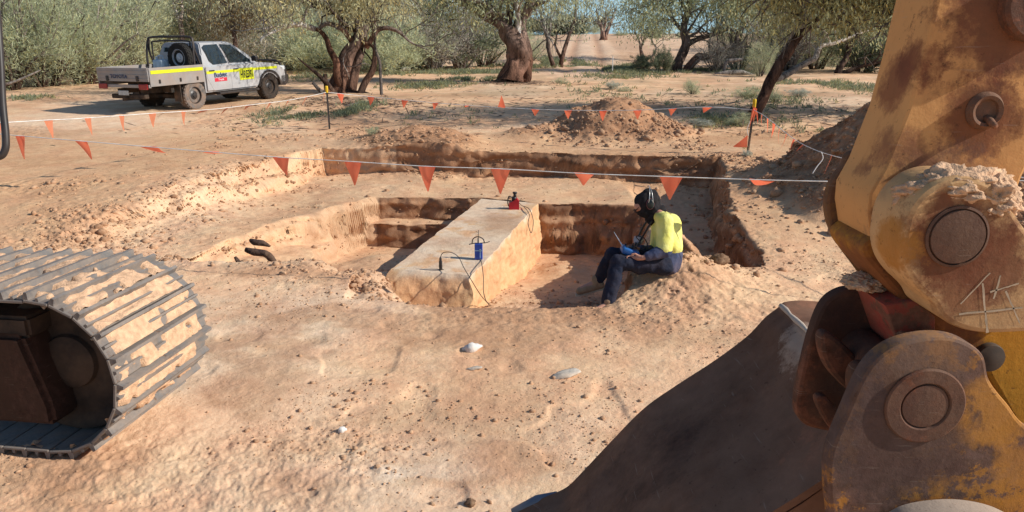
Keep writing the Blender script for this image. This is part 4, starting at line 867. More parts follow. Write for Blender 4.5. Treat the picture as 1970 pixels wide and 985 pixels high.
bm = bmesh.new(); r_ = [[bm.verts.new((x, y, z)) for x, z in ((-.078, 0), (.078, 0), (.078, .125), (.035, .175), (-.03, .12), (-.078, .105))] for y in (-.065, .065)]
for k in range(6): bm.faces.new((r_[0][k], r_[0][(k+1) % 6], r_[1][(k+1) % 6], r_[1][k]))
bm.faces.new(r_[0][::-1]); bm.faces.new(r_[1]); obj('casing', bm, simple('red_box_paint', (.42, .012, .02), .45, .4), rb)
bm = bmesh.new(); tube(bm, [(-.0, 0, .13), (.0, 0, .19)], .038, 10); tube(bm, [(.012, 0, .17), (.012, 0, .25)], .024, 10); tube(bm, [(.012, 0, .24), (.012, 0, .262)], .034, 10); tube(bm, spline([(-.01, -.02, .17), (-.08, -.03, .20), (-.095, -.03, .10), (-.075, -.03, .04)], 5), .009, 6); obj('antenna', bm, M_blk, rb, True)
c2_ = onblk(848, 520)
pb = thing('probe', 'short black cylindrical probe standing upright at the near left corner of the block', 'probe', c2_)
bm = bmesh.new(); lathe(bm, [(.008, 0), (.016, .01), (.019, .03), (.019, .10), (.014, .112), (.014, .135), (.008, .15)], 14); lathe(bm, [(.021, .045), (.021, .055)], 14); autosmooth(obj('probe_body', bm, M_blk, pb))
bm = bmesh.new()
for a in (.4, 2.5, 4.6): tube(bm, [(0, 0, .02), (math.cos(a)*.035, math.sin(a)*.035, .002)], .004, 6)
obj('foot', bm, M_blk, pb)
def W(px, py, d): return P(px, py, d)
gN = T(941, 589)
def cable(label, pts, r=.0042):
    o = thing('cable', label, 'cable', pts[0]); bm = bmesh.new(); tube(bm, spline([Vector(p)-pts[0] for p in pts], 8), r, 6); obj('cable_strand', bm, M_blk, o, True)
up_ = Vector((0, 0, .01))
cable('thin black cable looping from the black probe down to the pit floor', [c2_+Vector((0, 0, .15)), c2_+Vector((.03, 0, .20)), c2_+Vector((.12, 0, .205)), c2_+Vector((.20, 0, .15)), W(893, 516, 8.0), W(905, 536, 7.9), W(925, 568, 7.85), gN+up_, gN+Vector((-.02, -.05, .01))])
cable('thin grey cable hanging from the blue box over the block edge to the pit floor', [c0+Vector((.02, -.05, .02)), c0+Vector((.03, -.08, .006)), W(928, 515, 8.15), W(930, 535, 8.0), W(930, 560, 7.9), W(935, 578, 7.85), gN+Vector((.01, .02, .01))])
cable('thin black cable from the red box draped down the right side of the block', [c1_+Vector((.07, 0, .10)), W(1005, 396, 11.6), W(1018, 402, 11.3), W(1026, 425, 11.0), W(1022, 448, 10.9), W(1016, 430, 10.9), W(1018, 412, 11.1), W(1008, 398, 11.5)], .005)
# charred roots sticking out of the soil
Mroot = simple('charred_root', (.045, .028, .025), .8, .2, var=.4, sc=14, bump=.8, dust=.35)
def root(label, pts, rs):
    o = thing('tree_root', label, 'root', T(*pts[0][:2])); b = o.location; bm = bmesh.new(); W_ = [P(*p)-b for p in pts]; tube(bm, spline(W_, 6), [float(np.interp(k/(6*(len(W_)-1)), np.linspace(0, 1, len(rs)), rs)) for k in range(6*(len(W_)-1)+1)], 10)
    for v in bm.verts: v.co += v.co.normalized()*random.uniform(-.011, .011)
    obj('root_wood', bm, Mroot, o, True)
dr = (T(505, 510)-Vector((0, 0, CH))).length*.985
root('thick charred root bent down like an elbow, sticking out of the sandy slope', [(472, 480, 8.5), (490, 485, 8.5), (510, 488, 8.5), (522, 498, 8.5), (530, 512, 8.5), (533, 522, 8.45)], [.026, .045, .040, .042, .030, .026])
root('knobbly charred root stub lying just above the elbow shaped root', [(482, 462, 8.65), (490, 466, 8.6), (505, 468, 8.6), (520, 474, 8.6)], [.020, .038, .036, .010])
root('short thin charred root leaning left of the elbow shaped root', [(452, 494, 8.4), (458, 503, 8.4), (464, 513, 8.35), (470, 522, 8.35)], [.015, .025, .02, .018])
# ================================================================== BUNTING, STAKES
M_flag = NT('flag_plastic', .5, .3); _k = M_flag.ramp(M_flag.noise(6, 3), [(.3, (1.0, .20, .10)), (.7, (1.0, .27, .14))]); M_flag.color(_k)
tr_ = M_flag.n.new('ShaderNodeBsdfTranslucent'); M_flag.L(_k, tr_.inputs[0]); ms = M_flag.n.new('ShaderNodeMixShader'); ms.inputs[0].default_value = .55; M_flag.L(_k, M_flag.b.inputs['Emission Color']); M_flag.b.inputs['Emission Strength'].default_value = .16  # slight emission added to brighten the flags, which give off no light
M_flag.L(M_flag.b.outputs[0], ms.inputs[1]); M_flag.L(tr_.outputs[0], ms.inputs[2]); M_flag.L(ms.outputs[0], M_flag.n['Material Output'].inputs[0]); M_flag = M_flag.m
n = NT('sunlit_flag', .5, .3); n.color((.85, .30, .16)); t_ = n.n.new('ShaderNodeBsdfTranslucent'); t_.inputs[0].default_value = (.95, .38, .2, 1); m_ = n.n.new('ShaderNodeMixShader'); m_.inputs[0].default_value = .5  # paler copy of the flag material, sunlight put into its colour
n.L(n.b.outputs[0], m_.inputs[1]); n.L(t_.outputs[0], m_.inputs[2]); n.L(m_.outputs[0], n.n['Material Output'].inputs[0]); M_flag2 = n.m
M_str = simple('white_cord', (.78, .76, .72), .8, .1)
def flag(parent, a, b, tip, mat=M_flag, curl=.03, seed=0):
    """triangle a-b hem, tip; curved sheet"""
    bm = bmesh.new(); n = 6; rows = []; nr = (b-a).cross(tip-a).normalized()
    for i in range(n+1):
        v = i/n; row = []
        for j in range(n+1):
            u = j/n; p = (a*(1-u)+b*u)*(1-v)+(tip+(b-a)*(u-.5)*.06)*v
            p = p+nr*curl*(math.sin(math.pi*u+seed)*.6*(1-v)+math.sin(v*2.6+seed*2)*v); row.append(bm.verts.new(p))
        rows.append(row)
    for A, B in zip(rows, rows[1:]):
        for k in range(n): bm.faces.new((A[k], A[k+1], B[k+1], B[k]))
    return obj('flag', bm, mat, parent, True)
def bunting(label, pts, rad, flags, mat=M_flag):
    """pts: string points (world); flags: (t 0..1 arc-param centre, width, tip offset vector)"""
    root = thing('bunting', label, 'bunting', pts[0]); bm = bmesh.new(); sp = [Vector(p) for p in spline(pts, 10)]
    tube(bm, [p-sp[0] for p in sp], rad, 6); obj('cord', bm, M_str, root, True)
    for (px, w, tip, *r) in flags:
        # place by the string's own point whose pixel column is px
        def col(p): d = p.y*cP-(p.z-CH)*sP; return 985+p.x/d*F
        k = min(range(len(sp)-1), key=lambda i: abs((col(sp[i])+col(sp[i+1]))/2-px)); q0, q1 = sp[k], sp[k+1]
        c0, c1 = col(q0), col(q1); t = max(0, min(1, (px-c0)/(c1-c0+1e-9))); c = q0.lerp(q1, t); d = (q1-q0).normalized()
        hw = (r[1] if len(r) > 1 else d)*w/2
        flag(root, c-hw-sp[0], c+hw-sp[0], c+Vector(tip)-sp[0], r[0] if r and r[0] else mat, .02, px*.37)
    return root
V_ = Vector
npts = [P(-110, 248, 8.3), P(0, 258, 8.1), P(140, 270, 7.9), P(330, 286, 7.7), P(530, 302, 7.45), P(680, 311, 7.3), P(820, 320, 7.2), P(963, 325, 7.1), P(1125, 334, 7.0), P(1290, 340, 6.9), P(1465, 346, 6.8), P(1600, 349, 6.7), P(1760, 350, 6.6), P(2080, 346, 6.4)]
bunting('nearest bunting cord with large orange flags hanging across in front of the pit', npts, .0042,
  [(38, .15, (.02, 0, -.25)), (155, .17, (.09, .02, -.19)), (285, .18, (.16, .05, -.07)), (405, .19, (.06, .16, -.045)), (540, .165, (.05, 0, -.18)), (679, .18, (.0, 0, -.235)), (821, .175, (.0, .02, -.25)), (963, .185, (.0, 0, -.235)), (1123, .19, (.01, .10, -.115)), (1291, .21, (.0, 0, -.215)), (1466, .22, (0, .13, -.08)), (1700, .2, (0, 0, -.2)), (1880, .2, (0, 0, -.2))])
def stake(px, py, d_, lean, label, h):
    b = T(px, py); b.z -= .05; t_ = thing('star_picket', label, 'stake', b)
    bm = bmesh.new(); top = V_((lean, 0, h)); tube(bm, [V_((0, 0, -.2)), V_((0, 0, 0)), top], .014, 3)
    for k in range(3): a = k*2.094; tube(bm, [V_((math.cos(a)*.016, math.sin(a)*.016, -.2)), top+V_((math.cos(a)*.016, math.sin(a)*.016, 0))], .007, 4)
    obj('picket_post', bm, M_blk, t_)
    bm = bmesh.new(); lathe(bm, [(.03, -.11), (.034, -.02), (.034, .02), (.028, .035), (.012, .038)], 14, Matrix.Translation(top)); autosmooth(obj('cap', bm, simple('yellow_cap', (.80, .50, .02), .5), t_))
    return b, b+top
b1, t1 = stake(634, 248, 17.4, -.01, 'thin black stake with a yellow cap at the far left corner of the pit', .95)
b2, t2 = stake(1437, 294, 13.5, .06, 'black stake with a yellow cap wrapped in orange flags right of the pit', .98)
def sag(a, b, s, n=6): return [a.lerp(b, k/n)-V_((0, 0, s*4*(k/n)*(1-k/n))) for k in range(n+1)]
c1, c2 = t1-V_((0, 0, .10)), t2-V_((0, 0, .16))
back = [c1, P(712, 186, 17.0), P(838, 198, 16.3), P(965, 207, 15.6), P(1092, 212, 15.0), P(1225, 212, 14.4), P(1360, 206, 13.85), c2]
bunting('far bunting cord with small orange flags between the two capped stakes', back, .006,
  [(655, .18, (.02, 0, -.21)), (714, .19, (-.03, .0, -.19)), (779, .18, (-.04, .0, -.17)), (838, .17, (-.04, 0, -.14)), (899, .13, (-.06, .1, -.06)), (965, .19, (0, .0, .24)), (1030, .18, (0, .02, -.13)), (1093, .18, (0, 0, -.17)), (1160, .17, (0, 0, -.20)), (1226, .18, (0.02, 0, -.17)), (1294, .17, (-.02, 0, -.13)), (1361, .19, (-.05, .05, -.10))])
left = [c1, P(560, 192, 15.6), P(480, 202, 14.3), P(400, 211, 13.0), P(293, 218, 11.8), P(168, 227, 10.6), P(92, 231, 9.9), P(0, 236, 9.2), P(-120, 240, 8.4)]
bunting('bunting cord with pale sunlit flags running left from the far stake past the ute', left, .005,
  [(624, .06, (-.02, 0, -.2)), (590, .1, (-.10, 0, -.19)), (555, .1, (-.10, 0, -.17)), (520, .12, (-.12, 0, -.17)), (482, .2, (-.14, 0, -.08)), (440, .2, (-.16, 0, -.10)), (394, .19, (-.14, 0, -.08)), (353, .13, (-.01, 0, -.23)), (293, .14, (0, 0, -.22)), (234, .13, (.01, 0, -.23)), (169, .13, (0.01, 0, -.24)), (93, .15, (.01, 0, -.25)), (4, .12, (0.02, 0, -.26))], M_flag2)
right = [c2, P(1475, 226, 12.6), P(1520, 262, 11.4), P(1560, 285, 10.4), P(1620, 304, 9.2), P(1760, 330, 7.6), P(2050, 345, 6.5)]
bunting('bunting cord with bunched narrow flags running from right stake to excavator arm', right, .005,
  [(1466, .05, (.01, 0, -.2)), (1477, .08, (.0, .0, -.24)), (1489, .09, (.0, .0, -.24)), (1500, .08, (.0, 0, -.25)), (1513, .06, (-.05, 0, -.22)), (1528, .08, (-.08, 0, -.20)), (1545, .04, (-.12, .0, -.1)), (1600, .07, (-.05, 0, -.24))])
# loose flags tied at the right stake
lf_ = thing('loose_flags', 'bundle of orange flags knotted round the top of the right stake', 'flags', c2)
for k, (a, b, t) in enumerate((((-.03, -.03, .09), (.05, -.03, .02), (.0, -.03, -.22)), ((-.04, -.035, .0), (.02, -.035, .06), (-.07, -.04, -.30)), ((.02, -.03, .02), (.06, -.02, -.04), (.09, -.02, -.26)))): flag(lf_, V_(a), V_(b), V_(t), M_flag, .02, k)
lf_ = thing('loose_flags', 'single orange flag hanging by a white cord near the foot of the right stake', 'flag', b2+V_((0, -.03, .32)))
flag(lf_, V_((-.02, 0, .05)), V_((-.02, 0, -.17)), V_((-.26, .02, -.16)), M_flag, .03, 2); bm = bmesh.new(); tube(bm, spline([V_((0, 0, .3)), V_((-.04, 0, .16)), V_((-.01, 0, .04))], 6), .006, 6); obj('cord', bm, M_str, lf_, True)
q0 = P(1580, 292, 9.8); lf_ = thing('cord_tail', 'loose end of white cord dangling from the right bunting above the dark spoil heap', 'cord', q0); bm = bmesh.new(); tube(bm, spline([V_((0, 0, 0)), P(1583, 305, 9.8)-q0, P(1572, 320, 9.8)-q0, P(1563, 334, 9.8)-q0], 6), .006, 6); obj('cord_strand', bm, M_str, lf_, True)
# ================================================================== VEGETATION
def leafmat(name, tr=.42):
    n = NT(name, .6, .25); a = n.attr(); n.color(a.outputs[0]); t = n.n.new('ShaderNodeBsdfTranslucent'); n.L(a.outputs[0], t.inputs[0])
    m = n.n.new('ShaderNodeMixShader'); m.inputs[0].default_value = tr; n.L(n.b.outputs[0], m.inputs[1]); n.L(t.outputs[0], m.inputs[2]); n.L(m.outputs[0], n.n['Material Output'].inputs[0]); return n.m
M_leaf = leafmat('leaf')
n = NT('bark', .9, .1); a = n.attr(); v = n.map((1, 1, .28))
n.color(n.mix(.75, a.outputs[0], n.ramp(n.noise(6, 8, .75, v, .6), [(.40, (.06, .05, .05)), (.5, (.5, .5, .5)), (.60, (.80, .79, .77))]), 'OVERLAY')).bump(n.noise(7, 7, .75, v, .6), 1.0, .12); M_bark = n.m
BRN = np.array((.17, .085, .055)); DBR = np.array((.075, .048, .036)); WHT = np.array((.62, .56, .50)); GRY = np.array((.20, .17, .15))
def leaf_arrays(c, d, L, Wd, cols, rng):
    n = len(c); d = d/(np.linalg.norm(d, axis=1)[:, None]+1e-9); r = rng.normal(size=(n, 3)); s = np.cross(d, r); s /= np.linalg.norm(s, axis=1)[:, None]+1e-9
    L = np.broadcast_to(L, (n,))[:, None]; Wd = np.broadcast_to(Wd, (n,))[:, None]
    V = np.stack([c, c+d*L*.45+s*Wd*.5, c+d*L, c+d*L*.45-s*Wd*.5], 1).reshape(-1, 3)
    Fq = np.arange(4*n).reshape(n, 4); return V, Fq, np.repeat(cols, 4, 0)
def leafcols(n, base, rng, var=.35, yel=.25):
    b = np.array(base)[None]*(1+rng.uniform(-var, var, (n, 1))); k = (rng.uniform(0, 1, (n, 1)) < yel)*rng.uniform(.2, .8, (n, 1)); return b*(1-k)+np.array((base[0]*1.75, base[1]*1.42, base[2]*.9))*k
def tube_np(pts, rad, ns=7, noise=0.):
    pts = np.asarray(pts, float); m = len(pts); T_ = np.gradient(pts, axis=0); T_ /= np.linalg.norm(T_, axis=1)[:, None]+1e-9
    n0 = np.cross(T_[0], [0.3, .9, .1]); n0 /= np.linalg.norm(n0)+1e-9; out = []
    for i in range(m):
        n0 = n0-T_[i]*np.dot(n0, T_[i]); n0 /= np.linalg.norm(n0)+1e-9; b = np.cross(T_[i], n0); a = np.arange(ns)*2*np.pi/ns
        r = rad[i]*(1+noise*np.sin(a*3+i*.35)+noise*.8*np.sin(a*5-i*.22+1)); out.append(pts[i]+(n0[None]*np.cos(a)[:, None]+b[None]*np.sin(a)[:, None])*r[:, None])
    V = np.concatenate(out); i = np.arange(m-1)[:, None]*ns; k = np.arange(ns)[None]; Fq = np.stack([i+k, i+(k+1) % ns, i+ns+(k+1) % ns, i+ns+k], -1).reshape(-1, 4); return V, Fq
class Wood:
    def __init__(s): s.V = []; s.F = []; s.Cc = []; s.n = 0
    def add(s, pts, rad, col0, col1=None, ns=7, noise=.0):
        v, f = tube_np(pts, rad, ns, noise); s.V.append(v); s.F.append(f+s.n); s.n += len(v); t = np.repeat(np.linspace(0, 1, len(pts)), ns)[:, None]
        c = np.array(col0)[None]*(1-t)+np.array(col1 if col1 is not None else col0)[None]*t; s.Cc.append(c)
    def build(s, name, parent): 
        V = np.concatenate(s.V); k = fb3(V, 2.2, 3, 500)[:, None]; Cc = np.clip(np.concatenate(s.Cc)*(1+.35*k), 0, 1); return mesh_np(name, V, np.concatenate(s.F), M_bark, parent, col=Cc)
def rnd_branch(p, d, L, rng, m=5, droop=.0, wig=.25):
    pts = [p]; d = d/np.linalg.norm(d)
    for k in range(m): d = d+rng.normal(size=3)*wig+np.array([0, 0, -droop]); d /= np.linalg.norm(d); pts.append(pts[-1]+d*L/m)
    return np.array(pts), d
def tree(name, label, limbs, base, leafc, group=None, seed=1, nb=5, blen=1.6, nleaf=170, lsz=(.14, .035), crown=(), colr=(BRN, GRY), leafdroop=.9, tw=3, cl_sig=.30, auto=True, twigc=GRY, pyl=50, dens=.40, rs=1.):
    """limbs: list of (list of (px,py[,depth offset]), (radii), leafy, c0, c1); crown: extra world ellipsoids (dx,dy,z, rx,ry,rz, n clusters)"""
    rng = np.random.default_rng(seed); b = T(*base) if len(base) == 2 else Vector((base[0], base[1], Hz(base[0], base[1]))); D = b.y*cP-(b.z-CH)*sP; t = thing(name, label, 'tree', b, group); W_ = Wood(); ends = []
    bb = np.array(b); zl = lambda dx: CH+(92-(pyl(985+(b.x+dx)/D*F) if callable(pyl) else pyl))/F*D-b.z; nleaf = int(nleaf*dens)
    for (pts, rr, leafy, c0, c1) in limbs:
        rr = tuple(r*(rs if rs < 1 else 1) for r in rr) if rs != 2 else tuple(r*(.68 if rr[0] > .3 or c0 is WHT else .48) for r in rr)
        w = [np.array(P(p[0], p[1], D+(p[2] if len(p) > 2 else 0)))-bb for p in pts]; sp = np.array(spline(w, 6)); ra = np.interp(np.linspace(0, 1, len(sp)), np.linspace(0, 1, len(rr)), rr)
        sp = sp+np.stack([vn2(sp[:, 2]*1.5+seed, sp[:, 0]*1.5, 3), vn2(sp[:, 2]*1.5, sp[:, 0]+seed, 4), 0*sp[:, 0]], 1)*ra[:, None]*.25
        W_.add(sp, ra, c0, c1, 16 if rr[0] > .2 else 9, .11 if rr[0] > .2 else .05)
        if leafy:
            for _ in range(int(nb*leafy)):
                k = int(rng.uniform(.45, 1)*(len(sp)-1)); L = blen*rng.uniform(.6, 1.2); up = rng.normal(size=3)*.8+np.array([0, 0, 1.0])+(sp[k]-sp[max(k-3, 0)])*1.0
                br, d = rnd_branch(sp[k], up, L, rng, 6, -.02, .22); W_.add(br, np.linspace(max(.02, ra[k]*.45), .012, len(br)), c1, twigc, 5)
                for _ in range(tw):
                    j = rng.integers(2, len(br)); tg, d2 = rnd_branch(br[j], d+rng.normal(size=3)*.8, L*.5, rng, 4, .05, .3); W_.add(tg, np.linspace(.014, .005, len(tg)), twigc, twigc, 4); ends.append(tg[-1]); ends.append(tg[-2])
    for (dx, dy, z, rx, ry, rz, nc) in crown:
        for _ in range(nc):
            q = rng.normal(size=3); q /= np.linalg.norm(q); q *= rng.uniform(.35, 1)**.5; c = np.array([dx+q[0]*rx, dy+q[1]*ry, z-b.z+q[2]*rz])
            if c[2] < zl(c[0]): continue
            ends.append(c)
            br, d = rnd_branch(c-q*np.array([rx, ry, rz])*.35-np.array([0, 0, .3]), q+np.array([0, 0, .4]), .5*min(rx, 1.6), rng, 4, 0, .3); W_.add(br, np.linspace(.022, .006, len(br)), twigc, twigc, 4)
    W_.build('trunk', t)
    E = np.array(ends); E = E[E[:, 2]-cl_sig*.6 > np.array([zl(e[0]) for e in E])+rng.normal(size=len(E))*.12]; n = len(E)*nleaf; ids = np.repeat(np.arange(len(E)), nleaf); c = E[ids]+rng.normal(size=(n, 3))*np.array([cl_sig, cl_sig, cl_sig*.75])
    d = rng.normal(size=(n, 3))*.55+np.array([0, 0, -leafdroop]); tint = rng.uniform(.72, 1.25, len(E))[ids][:, None]
    cols = leafcols(n, leafc, rng)*tint; V, Fq, cc = leaf_arrays(c, d, rng.uniform(.6, 1.3, n)*lsz[0], lsz[1], cols, rng); mesh_np('crown', V, Fq, M_leaf, t, False, cc); return t
OL = (.50, .48, .29); OLG = (.44, .48, .30); GRN = (.46, .49, .35)
tree('gum_tree', 'gnarled many-stemmed gum with a white left limb and dead spikes near the ute', [
  ([(651, 181), (656, 150), (662, 125), (672, 100), (684, 80), (690, 60), (696, 25), (700, -30), (705, -120)], (.46, .40, .33, .30, .26, .2, .12, .05), 2, BRN*1.1, GRY),
  ([(671, 181, .3), (676, 145, .3), (685, 116, .3), (694, 92, .3), (700, 60, .2), (712, 20, .2), (725, -40)], (.36, .32, .27, .24, .18, .12, .06), 1.6, BRN*.7, GRY),
  ([(655, 165, -.2), (647, 143, -.4), (647, 120, -.5), (636, 96, -.5), (629, 76, -.5), (616, 60, -.5), (605, 56, -.5)], (.26, .24, .21, .18, .15, .13), 0, BRN*.9, BRN),
  ([(607, 56, -.5), (592, 51, -.6), (578, 47, -.8), (560, 49, -1), (540, 56, -1.2), (515, 66, -1.4), (500, 78, -1.5)], (.14, .13, .12, .09, .06, .03), 1.3, WHT, WHT),
  ([(676, 78, -.1), (664, 62, -.3), (655, 53, -.4), (643, 48, -.5), (627, 46, -.5), (612, 56, -.5)], (.20, .19, .17, .15, .12), .4, BRN, GRY*1.5),
  ([(690, 72, -.1), (683, 58, -.2), (667, 51, -.2), (656, 38, -.2), (645, 25, -.3), (627, 16, -.5), (600, 9, -.8), (560, -12, -1), (520, -40, -1.2)], (.24, .22, .21, .19, .17, .13, .06), 2.2, DBR, DBR),
  ([(704, 92, .1), (715, 74), (722, 62), (730, 56), (745, 54), (761, 58), (774, 67), (786, 78), (801, 87), (824, 96)], (.20, .18, .16, .14, .10, .06, .03), .6, BRN, GRY*1.4),
  ([(735, 187, -.8), (732, 145, -.8), (730, 120, -.7), (721, 89, -.6), (721, 45, -.6), (716, 0, -.6), (712, -70, -.6)], (.11, .10, .09, .08, .06, .04), .6, GRY*.9, DBR),
  ([(693, 183, -.2), (703, 156, -.2), (716, 134, -.3), (721, 103, -.2), (716, 88, -.1), (696, 82)], (.26, .24, .20, .15, .12, .10), 0, DBR*1.3, BRN),
  ([(656, 176, -.05), (642, 176, -.25), (630, 162, -.5), (612, 144, -.6), (589, 125, -.7), (571, 110, -.8)], (.2, .2, .17, .13, .08, .025), 0, DBR*1.4, DBR*1.2),
  ([(652, 184, -.1), (632, 186, -.4), (614, 172, -.6), (602, 159, -.6)], (.17, .15, .10), 0, GRY*.7, GRY), ([(650, 182, -.1), (632, 176, -.4), (627, 160, -.5), (625, 143, -.5)], (.18, .17, .13), 0, BRN, DBR),
  ([(618, 190, -.6), (640, 184, -.3), (672, 182, .1), (700, 184, -.1), (718, 187, -.5), (736, 188, -.8)], (.14, .3, .34, .3, .16, .16), 0, DBR*1.6, DBR*1.6), ([(664, 128, -.1), (680, 128, -.35), (700, 122, -.4), (716, 128, -.3)], (.03, .035, .03, .02), 0, GRY*1.6, GRY*1.8), ([(672, 152, .1), (668, 138, -.35), (660, 118, -.35), (668, 96, -.1)], (.04, .03, .02, .01), 0, WHT*.7, GRY*1.6),
  ([(692, 90, .2), (706, 105, -.0), (716, 118, -.2)], (.06, .05, .04), 0, DBR, DBR)],
  (672, 178), OL, seed=3, pyl=lambda q: 62 if q < 640 else (84 if 690 < q < 722 else 44), rs=2, nb=6, blen=1.7, nleaf=105, crown=[(-2.4, -1, 3.9, 1.5, 1.3, .9, 26), (-3.6, -1.2, 4.7, 1.6, 1.3, 1.2, 22), (.3, 0, 3.4, .35, .4, .75, 9), (1.6, .3, 4.7, 1.9, 1.3, 1.1, 30), (-.5, 0, 5.8, 2.6, 2, 1.4, 44), (3.0, .4, 4.6, 1.2, 1, .7, 10), (1.6, -3.2, 5.0, 1.8, 1.1, .6, 15), (-.8, -3.4, 4.9, 1.6, 1.0, .6, 13), (3.6, -3.5, 5.8, 1.5, 1.2, .6, 10)])
tree('gum_tree', 'thick gum with a swollen knotted brown trunk standing alone near the middle', [
  ([(981, 160), (985, 140), (992, 122), (996, 105), (995, 92), (988, 76), (979, 62), (968, 49), (951, 39), (936, 30), (912, 14), (885, 2), (850, -20)], (.52, .43, .42, .46, .42, .34, .28, .22, .2, .17, .13, .06), 1.8, BRN*1.25, GRY*1.2),
  ([(1004, 118, .1), (1006, 98, .1), (1001, 75, .1), (1002, 45, .1), (1012, 18), (1020, 0), (1035, -50), (1045, -110)], (.36, .36, .26, .20, .17, .12, .05), 2, BRN, GRY*2),
  ([(996, 84, -.2), (998, 51, -.2), (996, 22, -.2), (993, 0, -.2), (980, -60)], (.14, .11, .10, .08, .04), 1.2, WHT, WHT),
  ([(982, 86, -.1), (975, 60), (982, 38), (978, 15), (970, -30)], (.18, .14, .11, .08, .04), 1.2, BRN, GRY*1.4),
  ([(972, 156, -.1), (958, 159, -.2), (940, 161, -.3)], (.30, .14, .04), 0, DBR*1.4, DBR*1.4), ([(1004, 155, .1), (1014, 152, .1), (1013, 130, .1), (1016, 112, .1), (1010, 100, .1)], (.10, .16, .20, .18, .12), 0, BRN, BRN)],
  (982, 158), OLG, seed=5, pyl=lambda q: 66 if q < 945 else 42, rs=1, nb=7, blen=2.0, nleaf=100, lsz=(.17, .042), cl_sig=.34, crown=[(-1.6, 0, 4.4, 1.5, 1.4, .8, 28), (1.6, 0, 4.7, 1.8, 1.4, 1.0, 30), (0, 0, 6.2, 3.4, 2.6, 1.4, 50), (-2.6, -.2, 3.7, .8, .8, .6, 12), (-4.0, .1, 4.6, 1.3, 1.0, 1.0, 16)])
tree('slender_gum_tree', 'slender young gum with one dark stem rising from green cover left of the track', [
  ([(1066, 131), (1060, 112), (1055, 91), (1055, 77), (1049, 62), (1046, 50), (1040, 20), (1036, -10)], (.22, .19, .17, .15, .12, .08), 1.5, BRN*.8, WHT*.7), ([(1055, 80), (1058, 55), (1059, 38), (1062, 10)], (.12, .1, .08, .04), 1.2, GRY*1.8, WHT*.8)],
  (1065, 130), GRN, seed=7, dens=0.28, pyl=68, rs=.65, nb=5, blen=1.8, nleaf=60, lsz=(.22, .06), cl_sig=.5, crown=[(-1.0, 0, 4.8, 1.3, 1.3, 1.1, 12), (-.4, 0, 6.3, 1.6, 1.6, 1.2, 14)])
tree('slender_gum_tree', 'forked young gum closest to the left side of the dirt track, with an airy crown', [
  ([(1080, 130), (1081, 114), (1086, 92), (1095, 68), (1103, 45), (1107, 25), (1108, 0), (1112, -30)], (.22, .20, .16, .14, .10, .06), 1.6, BRN*.8, GRY), ([(1081, 114), (1073, 100), (1068, 86), (1071, 70), (1068, 50)], (.15, .12, .10, .07, .04), 1.3, BRN*.8, GRY), ([(1103, 50), (1115, 42), (1128, 40), (1140, 30)], (.06, .05, .03, .02), 1, GRY, GRY)],
  (1083, 130), GRN, seed=9, dens=0.28, pyl=72, rs=.65, nb=4, blen=1.6, nleaf=55, lsz=(.22, .06), cl_sig=.5, crown=[(.1, 0, 5.4, 1.3, 1.4, .9, 12), (0, 0, 3.7, 1.1, 1, .7, 9)])
tree('crest_gum_tree', 'lone small gum with pinkish stout trunk on the crest of the red dune', [
  ([(1158, 79), (1161, 66), (1157, 50), (1150, 30), (1148, 15)], (.75, .6, .45, .3, .1), 2, BRN*1.8, WHT*.6), ([(1163, 79), (1166, 66), (1172, 50), (1180, 30), (1186, 12)], (.6, .5, .35, .25, .1), 2, BRN*1.8, WHT*.6), ([(1161, 66), (1165, 40), (1166, 15)], (.4, .3, .1), 1.5, BRN*1.8, WHT*.6)],
  (1161, 77), (.28, .27, .19), seed=11, dens=0.22, pyl=66, rs=.45, nb=2, blen=1.5, nleaf=50, lsz=(.34, .10), cl_sig=.45)
tree('gum_tree', 'upright dark gum right of the track with a low side branch', [
  ([(1300, 138), (1306, 118), (1312, 102), (1320, 88), (1322, 78), (1315, 62), (1317, 45), (1322, 20), (1326, 0), (1330, -60)], (.34, .30, .28, .27, .22, .17, .12, .06), 2.2, DBR*1.6, GRY), ([(1320, 88), (1335, 79), (1348, 74), (1363, 70), (1378, 65), (1395, 58), (1415, 40)], (.2, .16, .13, .1, .07, .03), 2, DBR*1.5, GRY), ([(1316, 64), (1300, 44), (1285, 25), (1270, 0)], (.12, .1, .07, .03), 1.6, GRY, GRY)],
  (1302, 137), OLG, seed=13, pyl=lambda q: 66 if q < 1290 else 46, rs=.8, nb=7, blen=2.2, nleaf=90, lsz=(.2, .055), cl_sig=.42, crown=[(-.9, 0, 4.4, 1.5, 1.5, 1.0, 24), (1.8, 0, 4.7, 2.0, 1.5, 1.1, 30), (.5, 0, 6.2, 2.9, 2.4, 1.3, 40), (-1.9, 0, 3.6, .6, .8, .5, 7)])
tree('gum_tree', 'low gum with its trunk bent over to the right like an elbow', [
  ([(1320, 139), (1328, 126), (1338, 114), (1346, 109), (1358, 109), (1370, 104), (1391, 95), (1413, 88), (1419, 76), (1425, 62), (1440, 40)], (.30, .28, .27, .25, .22, .2, .17, .14, .08), 2.2, BRN, GRY*1.3), ([(1413, 88), (1425, 85), (1433, 78)], (.08, .06, .02), 0, GRY*1.5, WHT*.8)],
  (1321, 138), OL, seed=15, pyl=64, rs=.72, nb=6, blen=2.0, nleaf=80, lsz=(.2, .055), cl_sig=.42, crown=[(4.0, 0, 4.2, 2.0, 1.5, .9, 28), (3, 0, 5.7, 2.6, 2, 1.2, 28)])
